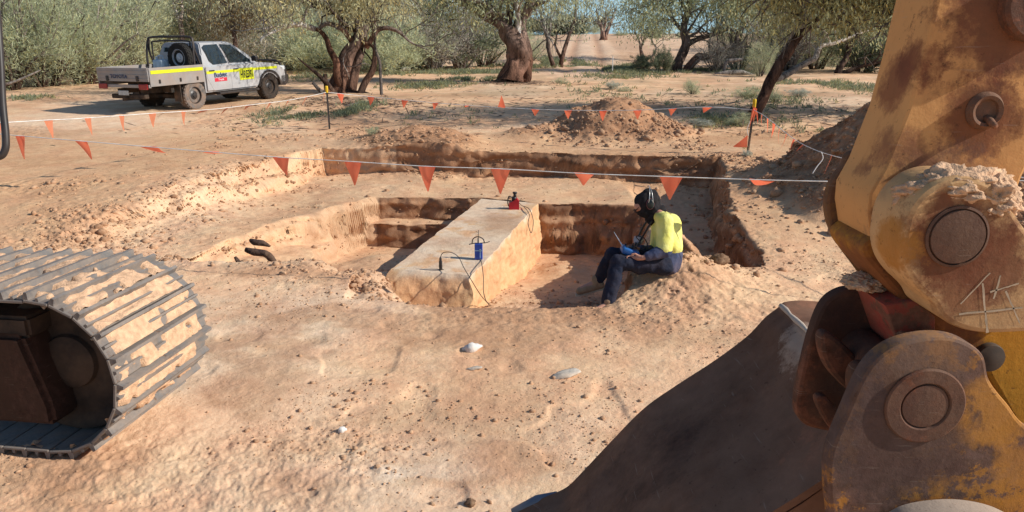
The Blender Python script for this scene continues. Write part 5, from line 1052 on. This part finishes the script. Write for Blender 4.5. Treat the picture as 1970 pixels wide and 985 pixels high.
tree('shrubby_gum_tree', 'small multi-stemmed gum with pale thin stems at the right edge of the dune track', [
  ([(1236, 117), (1232, 96), (1230, 80), (1222, 62), (1218, 40), (1212, 20)], (.14, .12, .10, .08, .05, .03), 1.5, BRN, WHT*.7), ([(1237, 118), (1240, 112), (1237, 104), (1234, 92), (1240, 74), (1238, 50), (1240, 20)], (.14, .12, .1, .08, .04), 1.5, BRN, WHT*.8), ([(1238, 118), (1247, 113), (1256, 106), (1262, 92), (1254, 76), (1262, 50), (1266, 20)], (.16, .13, .1, .08, .04), 1.6, DBR, WHT*.8)],
  (1243, 118), OLG, seed=17, dens=0.3, pyl=78, rs=.6, nb=5, blen=2.0, nleaf=75, lsz=(.22, .06), cl_sig=.5, crown=[(.2, 0, 5.2, 1.2, 1.4, 1.1, 16), (1.3, 0, 5.6, 1.6, 1.6, 1.2, 20), (.6, 0, 3.9, 1.0, 1.1, .6, 8)])
tree('leaning_gum_tree', 'gum leaning steeply to the right behind the right stake, with one whitened low limb', [
  ([(1447, 233), (1455, 214), (1468, 188), (1481, 160), (1493, 139), (1499, 124), (1519, 97), (1531, 78), (1543, 63), (1558, 50)], (.30, .27, .25, .25, .25, .22, .20, .18, .16), 0, BRN*.75, DBR*1.5),
  ([(1543, 63), (1547, 45), (1549, 22), (1552, 0), (1560, -60)], (.14, .12, .10, .08, .04), 2, GRY*2, WHT), ([(1545, 46), (1543, 32), (1530, 14), (1517, 0), (1490, -40)], (.10, .08, .07, .05, .03), 2, GRY*1.8, WHT), ([(1556, 52), (1575, 35), (1600, 10), (1630, -30)], (.12, .1, .08, .04), 2.4, DBR*1.6, GRY),
  ([(1492, 150, .3), (1505, 148, .6), (1529, 134, 1.0), (1552, 120, 1.4), (1567, 112, 1.6), (1573, 98, 1.7), (1581, 88, 1.8), (1602, 84, 2), (1625, 76, 2.2), (1650, 66, 2.4), (1680, 55, 2.6)], (.17, .15, .14, .12, .09, .07, .04), 1.0, GRY*1.5, WHT)],
  (1449, 231), (.36, .36, .19), seed=19, pyl=lambda q: 55 if q < 1480 else 76, rs=.55, nb=6, blen=1.5, nleaf=120, lsz=(.15, .036), cl_sig=.27, crown=[(1.5, .4, 3.6, 1.5, 1.3, .65, 40), (2.6, .8, 3.2, 1.0, 1.1, .5, 22), (.4, .2, 4.0, 1.4, 1.2, .7, 30), (1.5, .3, 5.0, 2.6, 2.2, 1.2, 60), (-1.0, 0, 4.5, 1.2, 1.1, .7, 16), (3.6, 1.0, 4.2, 1.3, 1.3, 1.0, 26), (.6, -1.3, 5.3, 2.6, 1.3, .9, 46), (-2.0, -.8, 5.6, 1.6, 1.2, .8, 26)])
tree('gum_tree', 'leafy gum hidden behind the excavator arm, its crown showing at the arm edge', [
  ([(1850, 232), (1848, 180), (1855, 130), (1840, 80), (1820, 30), (1810, -20)], (.26, .24, .22, .18, .12, .06), 2, BRN*.8, GRY), ([(1850, 135), (1800, 90), (1750, 50), (1700, 20)], (.14, .11, .08, .04), 2.2, DBR*1.5, GRY), ([(1855, 130), (1900, 80), (1950, 20)], (.14, .1, .05), 2, GRY, GRY)],
  (10.6, 18.6, 0), (.36, .36, .20), seed=29, pyl=60, nb=7, blen=1.8, nleaf=110, lsz=(.15, .036), cl_sig=.3, crown=[(-1.2, 0, 4.2, 1.6, 1.4, .9, 34), (.5, -.6, 5.0, 2.4, 1.8, 1.1, 50), (2, 0, 4.6, 1.8, 1.6, 1.0, 30), (-1.5, -.8, 5.6, 1.8, 1.4, .8, 26)])
tree('gum_tree', 'dark-trunked gum in the shade at the far right, just left of the excavator arm', [
  ([(1612, 142), (1618, 128), (1628, 112), (1632, 96), (1633, 80), (1640, 50), (1650, 0)], (.30, .28, .24, .22, .17, .1), 2, DBR*1.5, DBR*1.5), ([(1620, 142), (1650, 130), (1680, 122), (1720, 112)], (.2, .17, .14, .08), 1.4, DBR, DBR*1.3)],
  (1614, 141), OLG, seed=21, pyl=84, rs=.55, nb=7, blen=2.0, nleaf=80, lsz=(.2, .055), cl_sig=.42, crown=[(0, 0, 4.0, 2.4, 1.6, .9, 34), (3.5, 0, 3.9, 2.2, 1.6, 1.1, 34), (2, 0, 5.8, 4, 2.5, 1.3, 44)])
tree('slender_gum_tree', 'thin gum with a white forked stem rising behind the headboard of the ute', [
  ([(353, 128), (352, 95), (350, 67), (347, 40), (350, 15), (352, -30)], (.16, .14, .13, .11, .08, .04), 1.2, BRN*1.4, WHT), ([(347, 42), (340, 25), (334, 5), (325, -40)], (.09, .07, .05, .03), 1.4, WHT, WHT)],
  (353, 150), OLG, seed=23, pyl=40, rs=.8, nb=6, blen=1.8, nleaf=70, lsz=(.18, .045), cl_sig=.42, crown=[(1.6, 0, 4.6, 1.6, 1.2, .8, 20), (-1.2, 0, 5.2, 1.8, 1.2, 1, 20)])
tree('gum_tree', 'drooping brown-leaved gum hanging above the cab of the ute', [
  ([(455, 140, 0), (452, 100), (450, 60), (440, 20), (430, -30)], (.2, .18, .15, .1, .05), 2, BRN, GRY), ([(450, 62), (475, 50), (500, 35), (520, 0)], (.1, .08, .06, .03), 1.6, GRY, WHT*.8)],
  (455, 148), (.30, .25, .15), seed=25, pyl=82, rs=.6, nb=6, blen=1.6, nleaf=80, lsz=(.18, .042), cl_sig=.36, crown=[(-.4, 0, 4.0, 1.6, 1.2, .8, 34), (1.2, 0, 4.4, 1.4, 1.2, .8, 24), (0, 0, 5.6, 2.6, 2, 1.2, 34)])
# ---- shrubs: prototypes sharing mesh data
def shrub_mesh(kind, seed):
    rng = np.random.default_rng(seed); W_ = Wood(); ends = []
    par = dict(acacia=(9, (.52, .56, .37), .12, .010, 115, .9), salt=(8, (.55, .57, .49), .10, .022, 130, .5), twig=(15, (.56, .54, .46), .10, .016, 20, .9), dark=(8, (.20, .23, .15), .12, .03, 130, .7))[kind]
    for _ in range(par[0]*2):
        a = rng.uniform(0, 6.28); sp = rng.uniform(.15, .75); d = np.array([math.cos(a)*sp, math.sin(a)*sp, 1.]); p0 = np.array([math.cos(a)*.1*rng.uniform(0, 1), math.sin(a)*.1, 0])
        br, d = rnd_branch(p0, d, rng.uniform(.55, .95), rng, 6, .0, .16); W_.add(br, np.linspace(.018, .005, len(br)), DBR*1.4 if kind != 'twig' else GRY*.9, GRY*1.4, 5)
        for _ in range(7 if kind == 'twig' else 4):
            j = rng.integers(2, len(br)); tg, d2 = rnd_branch(br[j], d+rng.normal(size=3)*.75, rng.uniform(.15, .38), rng, 4, 0, .25); W_.add(tg, np.linspace(.006, .0018, len(tg)), GRY*1.7, GRY*1.9, 3)
            ends += [tg[-1], tg[2]]
            if kind == 'twig':
                for _ in range(3): t3, _q = rnd_branch(tg[rng.integers(1, len(tg))], d2+rng.normal(size=3)*.8, .14, rng, 3, 0, .3); W_.add(t3, np.linspace(.003, .0012, len(t3)), GRY*1.8, GRY*2.1, 3)
    if kind in ('acacia', 'salt', 'dark'):
        for _ in range(46):
            a = rng.uniform(0, 6.28); z = rng.uniform(.06, .95); r = .52*math.sqrt(max(0, 1-((z-.42)/.58)**2))*rng.uniform(.55, 1.05); ends.append(np.array([math.cos(a)*r, math.sin(a)*r, z]))
    E = np.array(ends); nl = int(par[4]*.78); n = len(E)*nl; ids = np.repeat(np.arange(len(E)), nl); sig = .055 if kind != 'twig' else .05
    c = E[ids]+rng.normal(size=(n, 3))*sig; c[:, 2] = np.abs(c[:, 2]); d = rng.normal(size=(n, 3))*.6+(c-np.array([0, 0, .2]))*1.2+np.array([0, 0, .35])
    tint = rng.uniform(.7, 1.25, len(E))[ids][:, None]; cols = leafcols(n, par[1], rng, .3, .15)*tint
    sc_ = .30; V, Fq, cc = leaf_arrays(c, d, rng.uniform(.6, 1.4, n)*par[2]*sc_*1.3, par[3]*sc_*1.6, cols, rng)
    tmp = thing('tmp', '', ''); f = mesh_np('foliage', V, Fq, M_leaf, tmp, False, cc); w_ = W_.build('stems', tmp); ms = (f.data, w_.data)
    for o in (f, w_, tmp): bpy.data.objects.remove(o)
    return ms
PRO = {k: [shrub_mesh(k, 40+10*i+j) for j in range(2)] for i, k in enumerate(('acacia', 'salt', 'twig', 'dark'))}
def shrub(kind, px, py, h, w, label, name, cat, group=None, j=0, sink=.03):
    b = T(px, py, 140); o = thing(name, label, cat, (b.x, b.y, b.z-sink), group); o.rotation_euler = (0, 0, px*1.7); o.scale = (w*.78, w*.7, h)
    for nm, me in zip(('foliage', 'stems'), PRO[kind][j]): link(bpy.data.objects.new(nm, me), o)
    return o
A = 'acacia'
for args in (
  (A, 12, 172, 4.6, 5.2, 'tall feathery green acacia at the left edge of the photo', 'acacia_shrub', 'shrub', 0),
  (A, 92, 166, 4.0, 4.6, 'feathery green acacia left of the ute, second from the left edge', 'acacia_shrub', 'shrub', 1),
  (A, 165, 160, 4.6, 5.0, 'feathery yellow-green acacia directly behind the tailgate of the ute', 'acacia_shrub', 'shrub', 0),
  (A, 238, 152, 3.4, 4.4, 'rounded light green acacia showing above the ute tray', 'acacia_shrub', 'shrub', 1),
  (A, 300, 146, 3.0, 3.8, 'light green acacia seen through the ute headboard', 'acacia_shrub', 'shrub', 0),
  ('twig', 60, 150, 5.0, 6.0, 'grey twiggy shrub rising behind the leftmost acacias', 'dry_shrub', 'shrub', 0),
  ('twig', 205, 142, 5.6, 6.0, 'tall grey twiggy shrub behind the acacia over the ute tray', 'dry_shrub', 'shrub', 1),
  ('twig', 400, 140, 4.6, 5.0, 'grey twiggy shrub behind the roof of the ute', 'dry_shrub', 'shrub', 0),
  ('salt', 520, 134, 1.5, 3.6, 'rounded blue-grey saltbush just above the bonnet of the ute', 'saltbush', 'shrub', 0),
  ('salt', 568, 134, 1.8, 3.8, 'broad blue-grey saltbush between the ute and the gnarled gum', 'saltbush', 'shrub', 1),
  ('salt', 612, 130, 2.0, 3.6, 'blue-grey saltbush directly behind the white limbed gum', 'saltbush', 'shrub', 0),
  ('salt', 736, 138, 1.05, 1.5, 'small round pale saltbush right of the gnarled gum', 'saltbush', 'shrub', 1),
  ('twig', 690, 132, 4.4, 5.0, 'grey leafless shrub behind the thin right stem of the gnarled gum', 'dry_shrub', 'shrub', 1),
  ('twig', 765, 135, 3.4, 4.2, 'grey bare shrub right of the small round saltbush', 'dry_shrub', 'shrub', 0),
  ('twig', 835, 136, 3.0, 4.0, 'pale grey twiggy shrub midway between the two big gums', 'dry_shrub', 'shrub', 1),
  ('twig', 885, 132, 3.4, 4.8, 'dense grey-brown shrub with dark leaning stems left of the thick-trunked gum', 'dry_shrub', 'shrub', 0),
  (A, 800, 128, 5.4, 5.0, 'olive acacia standing behind the grey shrubs left of centre', 'acacia_shrub', 'shrub', 1),
  (A, 930, 128, 3.8, 4.4, 'grey-green acacia just behind the thick-trunked gum', 'acacia_shrub', 'shrub', 0),
  (A, 1022, 118, 1.6, 3.5, 'low olive shrub at the foot of the dune right of the thick-trunked gum', 'acacia_shrub', 'shrub', 1),
  ('dark', 1234, 138, .8, 1.1, 'small dark green shrub at the right edge of the dirt track', 'dark_shrub', 'shrub', 0),
  ('dark', 1272, 141, 1.15, 1.15, 'dark bush with hanging twigs left of the upright dark gum', 'dark_shrub', 'shrub', 1),
  (A, 1461, 147, 1.5, 1.5, 'small fresh green feathery bush left of the leaning trunk', 'acacia_shrub', 'shrub', 1),
  ('twig', 1378, 138, 1.7, 2.4, 'brown twiggy shrub beneath the elbow-shaped trunk', 'dry_shrub', 'shrub', 1),
  (A, 1420, 134, 4.0, 3.6, 'grey-green acacia between the elbow-shaped trunk and the leaning gum', 'acacia_shrub', 'shrub', 0),
  ('twig', 1510, 136, 3.6, 5.0, 'grey twiggy shrub behind the whitened low limb', 'dry_shrub', 'shrub', 0),
  (A, 1570, 133, 3.8, 4.6, 'shaded green shrub behind the whitened low limb', 'acacia_shrub', 'shrub', 1),
  ('dark', 1660, 138, 2.2, 4.0, 'dark shrub at the far right beside the excavator arm', 'dark_shrub', 'shrub', 0)):
    k, px, py, h, w, lab, nm, cat, j = args; shrub(k, px, py, h, w, lab, nm, cat, j=j)
# far wood: reads as one mass on both sides of the track
def stuff_mass(name, spots, kinds, seed, cull=.6):
    rng = np.random.default_rng(seed); VV = []; FF = []; CC = []; n0 = 0
    for (x, y, h, w) in spots:
        me = PRO[kinds[rng.integers(0, len(kinds))]][rng.integers(0, 2)][0]; nv = len(me.vertices); co = np.empty(nv*3, np.float32); me.vertices.foreach_get('co', co); co = co.reshape(-1, 4, 3)
        cc = np.empty(nv*4, np.float32); me.attributes['col'].data.foreach_get('color', cc); cc = cc.reshape(-1, 4, 4)[..., :3]
        k = rng.uniform(0, 1, len(co)) < cull; co = co[k]; cc = cc[k]; ctr = co.mean(1, keepdims=True); co = ctr+(co-ctr)*1.5; a = rng.uniform(0, 6.28); R_ = np.array([[math.cos(a), math.sin(a), 0], [-math.sin(a), math.cos(a), 0], [0, 0, 1]])
        v = (co.reshape(-1, 3)@R_)*np.array([w, w, h])+np.array([x, y, Hz(x, y)-.1]); VV.append(v); FF.append(np.arange(len(v)).reshape(-1, 4)+n0); CC.append(cc.reshape(-1, 3)*rng.uniform(.75, 1.1)); n0 += len(v)
    o = mesh_np(name, np.concatenate(VV), np.concatenate(FF), M_leaf, None, False, np.concatenate(CC)); o['kind'] = 'stuff'
rg = np.random.default_rng(77); sp_ = []
for y in (37, 41, 46, 54, 64):
    for x in np.arange(-.72*y-4, -.05*y-.5, 2.9+y*.02): sp_.append((x+rg.uniform(-.8, .8), y+rg.uniform(-1.5, 1.5), rg.uniform(3.0, 4.8) if x < -.12*y else rg.uniform(2.0, 4.0), rg.uniform(3.6, 5.2)))
for y in (46, 52, 60):
    for x in np.arange(.36*y, .95*y, 3.4): sp_.append((x+rg.uniform(-.8, .8), y+rg.uniform(-1.5, 1.5), rg.uniform(3.4, 5.6), rg.uniform(3.8, 5.2)))
stuff_mass('distant_scrub', sp_, ('acacia', 'twig', 'acacia', 'dark'), 5)
crest = [(x, 112+rg.uniform(-3, 3), rg.uniform(1.4, 3.4), rg.uniform(3, 6)) for x in (-8, -3, 0.5, 3.5, 6.5, 8.5, 12.0)]+[(x, 95+rg.uniform(-15, 15), rg.uniform(.5, 1.1), rg.uniform(1, 2)) for x in (2, 5, -2, 16, 19, 23, 14, 27)]
stuff_mass('dune_scrub', crest, ('dark', 'acacia'), 6)
# ---- low green plants
for k, (px, py, s, h, lab) in enumerate((
  (1180, 172, .55, .22, 'small green tuft on the sand beyond the spoil heap'), (1333, 181, .75, .35, 'bushy green tuft midway between the spoil heap and the upright dark gum'), (1432, 186, .9, .25, 'wide low green plant just left of the leaning trunk'),
  (1349, 243, .7, .14, 'dark green tuft in the shade right of the small spoil heap'), (1424, 242, .65, .25, 'green tuft at the foot of the leaning trunk left of the stake'), (1492, 196, .6, .25, 'green tuft right of the leaning trunk'),
  (1536, 186, .7, .20, 'greyish low tuft on the open ground right of the leaning gum'), (719, 258, .35, .12, 'tiny green tuft at the far left rim of the pit'), (1080, 161, .6, .18, 'low grey-green tuft right of the thick-trunked gum'),
  (1437, 300, .25, .08, 'tiny green weed at the base of the right stake'), (1200, 176, .5, .12, 'flat olive tuft just right of the small green tuft'))):
    shrub('acacia' if k % 3 else 'salt', px, py, h*1.3, s, lab, 'green_tuft', 'plant', 'low green plants on the open ground', k % 2, .02)
V_L = []; 
def cover(patches, seed, cols):
    rng = np.random.default_rng(seed); cs = []; cl = []
    for (px, py, rx, ry, n) in patches:
        a = P(px, py, 1.0); b = T(px, py, 120); d_ = b.y; q = rng.normal(size=(n, 2))*.5; x = b.x+q[:, 0]*rx*d_/F; y = b.y+q[:, 1]*ry*d_*d_/F/2.0
        m = fb2(x*1.3, y*.8, 3, seed) > -.15; x = x[m]; y = y[m]; cs.append(np.stack([x, y, H(x, y)], 1)); cl.append(leafcols(len(x), cols, rng, .35, .3))
    c = np.concatenate(cs); n = len(c); k = 7; c = np.repeat(c, k, 0)+rng.normal(size=(n*k, 3))*np.array([.05, .05, 0]); d = rng.normal(size=(n*k, 3))*.5+np.array([0, 0, .7]); sc_ = .018+.0014*c[:, 1]
    V, Fq, cc = leaf_arrays(c, d, rng.uniform(.6, 1.5, n*k)*sc_*2.2, sc_*.5, np.repeat(np.concatenate(cl), k, 0), rng); return V, Fq, cc
V, Fq, cc = cover([(560, 222, 55, 12, 420), (600, 215, 30, 8, 120), (672, 215, 22, 8, 250), (700, 205, 30, 8, 150), (900, 139, 120, 4, 700), (780, 142, 90, 4, 250), (1000, 128, 60, 3, 500), (1095, 126, 45, 4, 800), (1060, 122, 30, 4, 500), (1200, 135, 34, 6, 1200), (1250, 142, 60, 3, 250), (1245, 128, 40, 3, 400),
   (1370, 137, 60, 4, 500), (820, 165, 80, 6, 350), (920, 155, 60, 4, 350), (590, 150, 70, 8, 250), (1150, 178, 120, 20, 120), (1480, 190, 90, 20, 250), (1560, 160, 120, 8, 250), (1640, 170, 60, 14, 250), (1390, 235, 60, 12, 220), (40, 190, 60, 4, 100), (1190, 150, 90, 6, 200), (860, 225, 160, 14, 60), (1330, 215, 120, 30, 80), (1540, 245, 60, 20, 60)], 31, (.25, .275, .17))
g_ = mesh_np('ground_cover', V, Fq, M_leaf, None, False, cc); g_['kind'] = 'stuff'
# litter, sticks and bark under the two near gums
xs, ys_, r_ = [], [], np.random.default_rng(8)
cc0 = []; 
for (px, py, sx, sy, n) in ((690, 200, 1.7, .8, 500), (640, 190, 1.3, .6, 250), (982, 160, 1.6, .8, 400), (800, 215, 3.5, 1.6, 250), (1440, 240, 2.0, 1.2, 250), (1385, 140, 2.5, 1.2, 300), (1100, 190, 5, 4, 450), (1500, 200, 4, 3, 350), (600, 235, 3, 2, 200)):
    b = T(px, py); xs.append(b.x+r_.normal(size=n)*sx*.6); ys_.append(b.y+r_.normal(size=n)*sy*.6)
x = np.concatenate(xs); y = np.concatenate(ys_); n_ = len(x); c = np.stack([x, y, H(x, y)+.012], 1); d = r_.normal(size=(n_, 3))*np.array([1, 1, .12])
V, Fq, cc = leaf_arrays(c, d, r_.uniform(.06, .40, n_), .025, np.repeat(np.array([(.17, .12, .09)]), n_, 0)*r_.uniform(.5, 2.4, (n_, 1)), r_); g_ = mesh_np('leaf_litter', V, Fq, M_leaf, None, False, cc); g_['kind'] = 'stuff'
# fallen timber
def log(label, pts, rr, name='fallen_branch', c0=GRY, c1=GRY*1.5):
    b = T(*pts[0][:2]); D = b.y*cP-(b.z-CH)*sP; t = thing(name, label, 'branch', b); W_ = Wood(); sp = np.array(spline([np.array(P(p[0], p[1], D+(p[2] if len(p) > 2 else 0)))-np.array(b) for p in pts], 5)); W_.add(sp, np.interp(np.linspace(0, 1, len(sp)), np.linspace(0, 1, len(rr)), rr), c0, c1, 9, .05); W_.build('branch_wood', t)
log('pale fallen log with broken end lying beneath the elbow-shaped trunk', [(1392, 143), (1398, 120), (1412, 116), (1428, 114)], (.07, .08, .09, .05), c0=GRY, c1=GRY*1.6)
log('tangle of fallen grey branches on the ground left of the fresh green bush', [(1375, 143), (1400, 141), (1425, 139), (1448, 144)], (.06, .13, .12, .05), c0=GRY*1.3, c1=WHT*.6)
log('thin bleached branch sloping down at the left edge beside the acacia', [(-20, 170, -1), (20, 160, -1), (45, 150, -1), (78, 135, -1)], (.05, .045, .035, .02), c0=GRY*2, c1=WHT*.8)
log('white fallen branch lying behind the small round saltbush', [(768, 139), (778, 133), (790, 134)], (.08, .10, .06), c0=WHT*1.1, c1=WHT)
log('thin twisted stick on the soil in front of the gnarled gum', [(640, 204), (655, 207), (668, 203), (690, 198)], (.03, .03, .025, .015), c0=GRY*1.5, c1=WHT*.7)
pg = thing('survey_peg', 'thin white upright peg on green cover at the right edge of the track', 'peg', T(1178, 140)); bm = bmesh.new(); tube(bm, [(0, 0, -.1), (0, 0, .75)], .022, 6); obj('peg_rod', bm, M_str, pg)
# ================================================================== LIGHT, SKY, CAMERA
SEL, SAZ = 31.5, 99.0
az = math.radians(SAZ); el = math.radians(SEL)
S = Vector((math.cos(el)*math.sin(az), math.cos(el)*math.cos(az), math.sin(el)))
w = bpy.data.worlds.new('World'); bpy.context.scene.world = w; w.use_nodes = True
sk = w.node_tree.nodes.new('ShaderNodeTexSky'); sk.sky_type = 'NISHITA'; sk.sun_disc = False
sk.sun_elevation = el; sk.sun_rotation = az; sk.air_density = 1.0; sk.dust_density = .25; sk.ozone_density = 2.0
tn = w.node_tree.nodes.new('ShaderNodeMix'); tn.data_type = 'RGBA'; tn.blend_type = 'MULTIPLY'; tn.inputs[0].default_value = 1; tn.inputs[7].default_value = (.93, 1.0, 1.06, 1)
w.node_tree.links.new(sk.outputs[0], tn.inputs[6]); 
tc = w.node_tree.nodes.new('ShaderNodeTexCoord'); sx = w.node_tree.nodes.new('ShaderNodeSeparateXYZ'); w.node_tree.links.new(tc.outputs['Generated'], sx.inputs[0])
mr = w.node_tree.nodes.new('ShaderNodeMapRange'); mr.inputs['From Min'].default_value = .0; mr.inputs['From Max'].default_value = .30; mr.inputs['To Min'].default_value = .80; mr.inputs['To Max'].default_value = 0; w.node_tree.links.new(sx.outputs[2], mr.inputs[0])
hz = w.node_tree.nodes.new('ShaderNodeMix'); hz.data_type = 'RGBA'; w.node_tree.links.new(mr.outputs[0], hz.inputs[0]); w.node_tree.links.new(tn.outputs[2], hz.inputs[6]); hz.inputs[7].default_value = (3.8, 6.6, 8.4, 1)
w.node_tree.links.new(hz.outputs[2], w.node_tree.nodes['Background'].inputs[0]); w.node_tree.nodes['Background'].inputs[1].default_value = .10
ld = bpy.data.lights.new('sun', 'SUN'); ld.energy = 5.0; ld.angle = math.radians(.5); ld.color = (1, .95, .865)
lo = bpy.data.objects.new('sun', ld); C.objects.link(lo); lo.rotation_euler = S.to_track_quat('Z', 'Y').to_euler(); lo.location = S*50
cd = bpy.data.cameras.new('camera'); cam = bpy.data.objects.new('camera', cd); C.objects.link(cam)
cd.sensor_width = 36; cd.lens = F/1970*36; cd.clip_start = .05; cd.clip_end = 3000
cam.location = (0, 0, CH); cam.rotation_euler = (math.pi/2-PT, 0, 0)
sc = bpy.context.scene; sc.camera = cam
sc.view_settings.view_transform = 'Standard'; sc.view_settings.look = 'None'; sc.view_settings.exposure = 0
sc.cycles.use_denoising = True; sc.cycles.max_bounces = 6; sc.cycles.transparent_max_bounces = 8
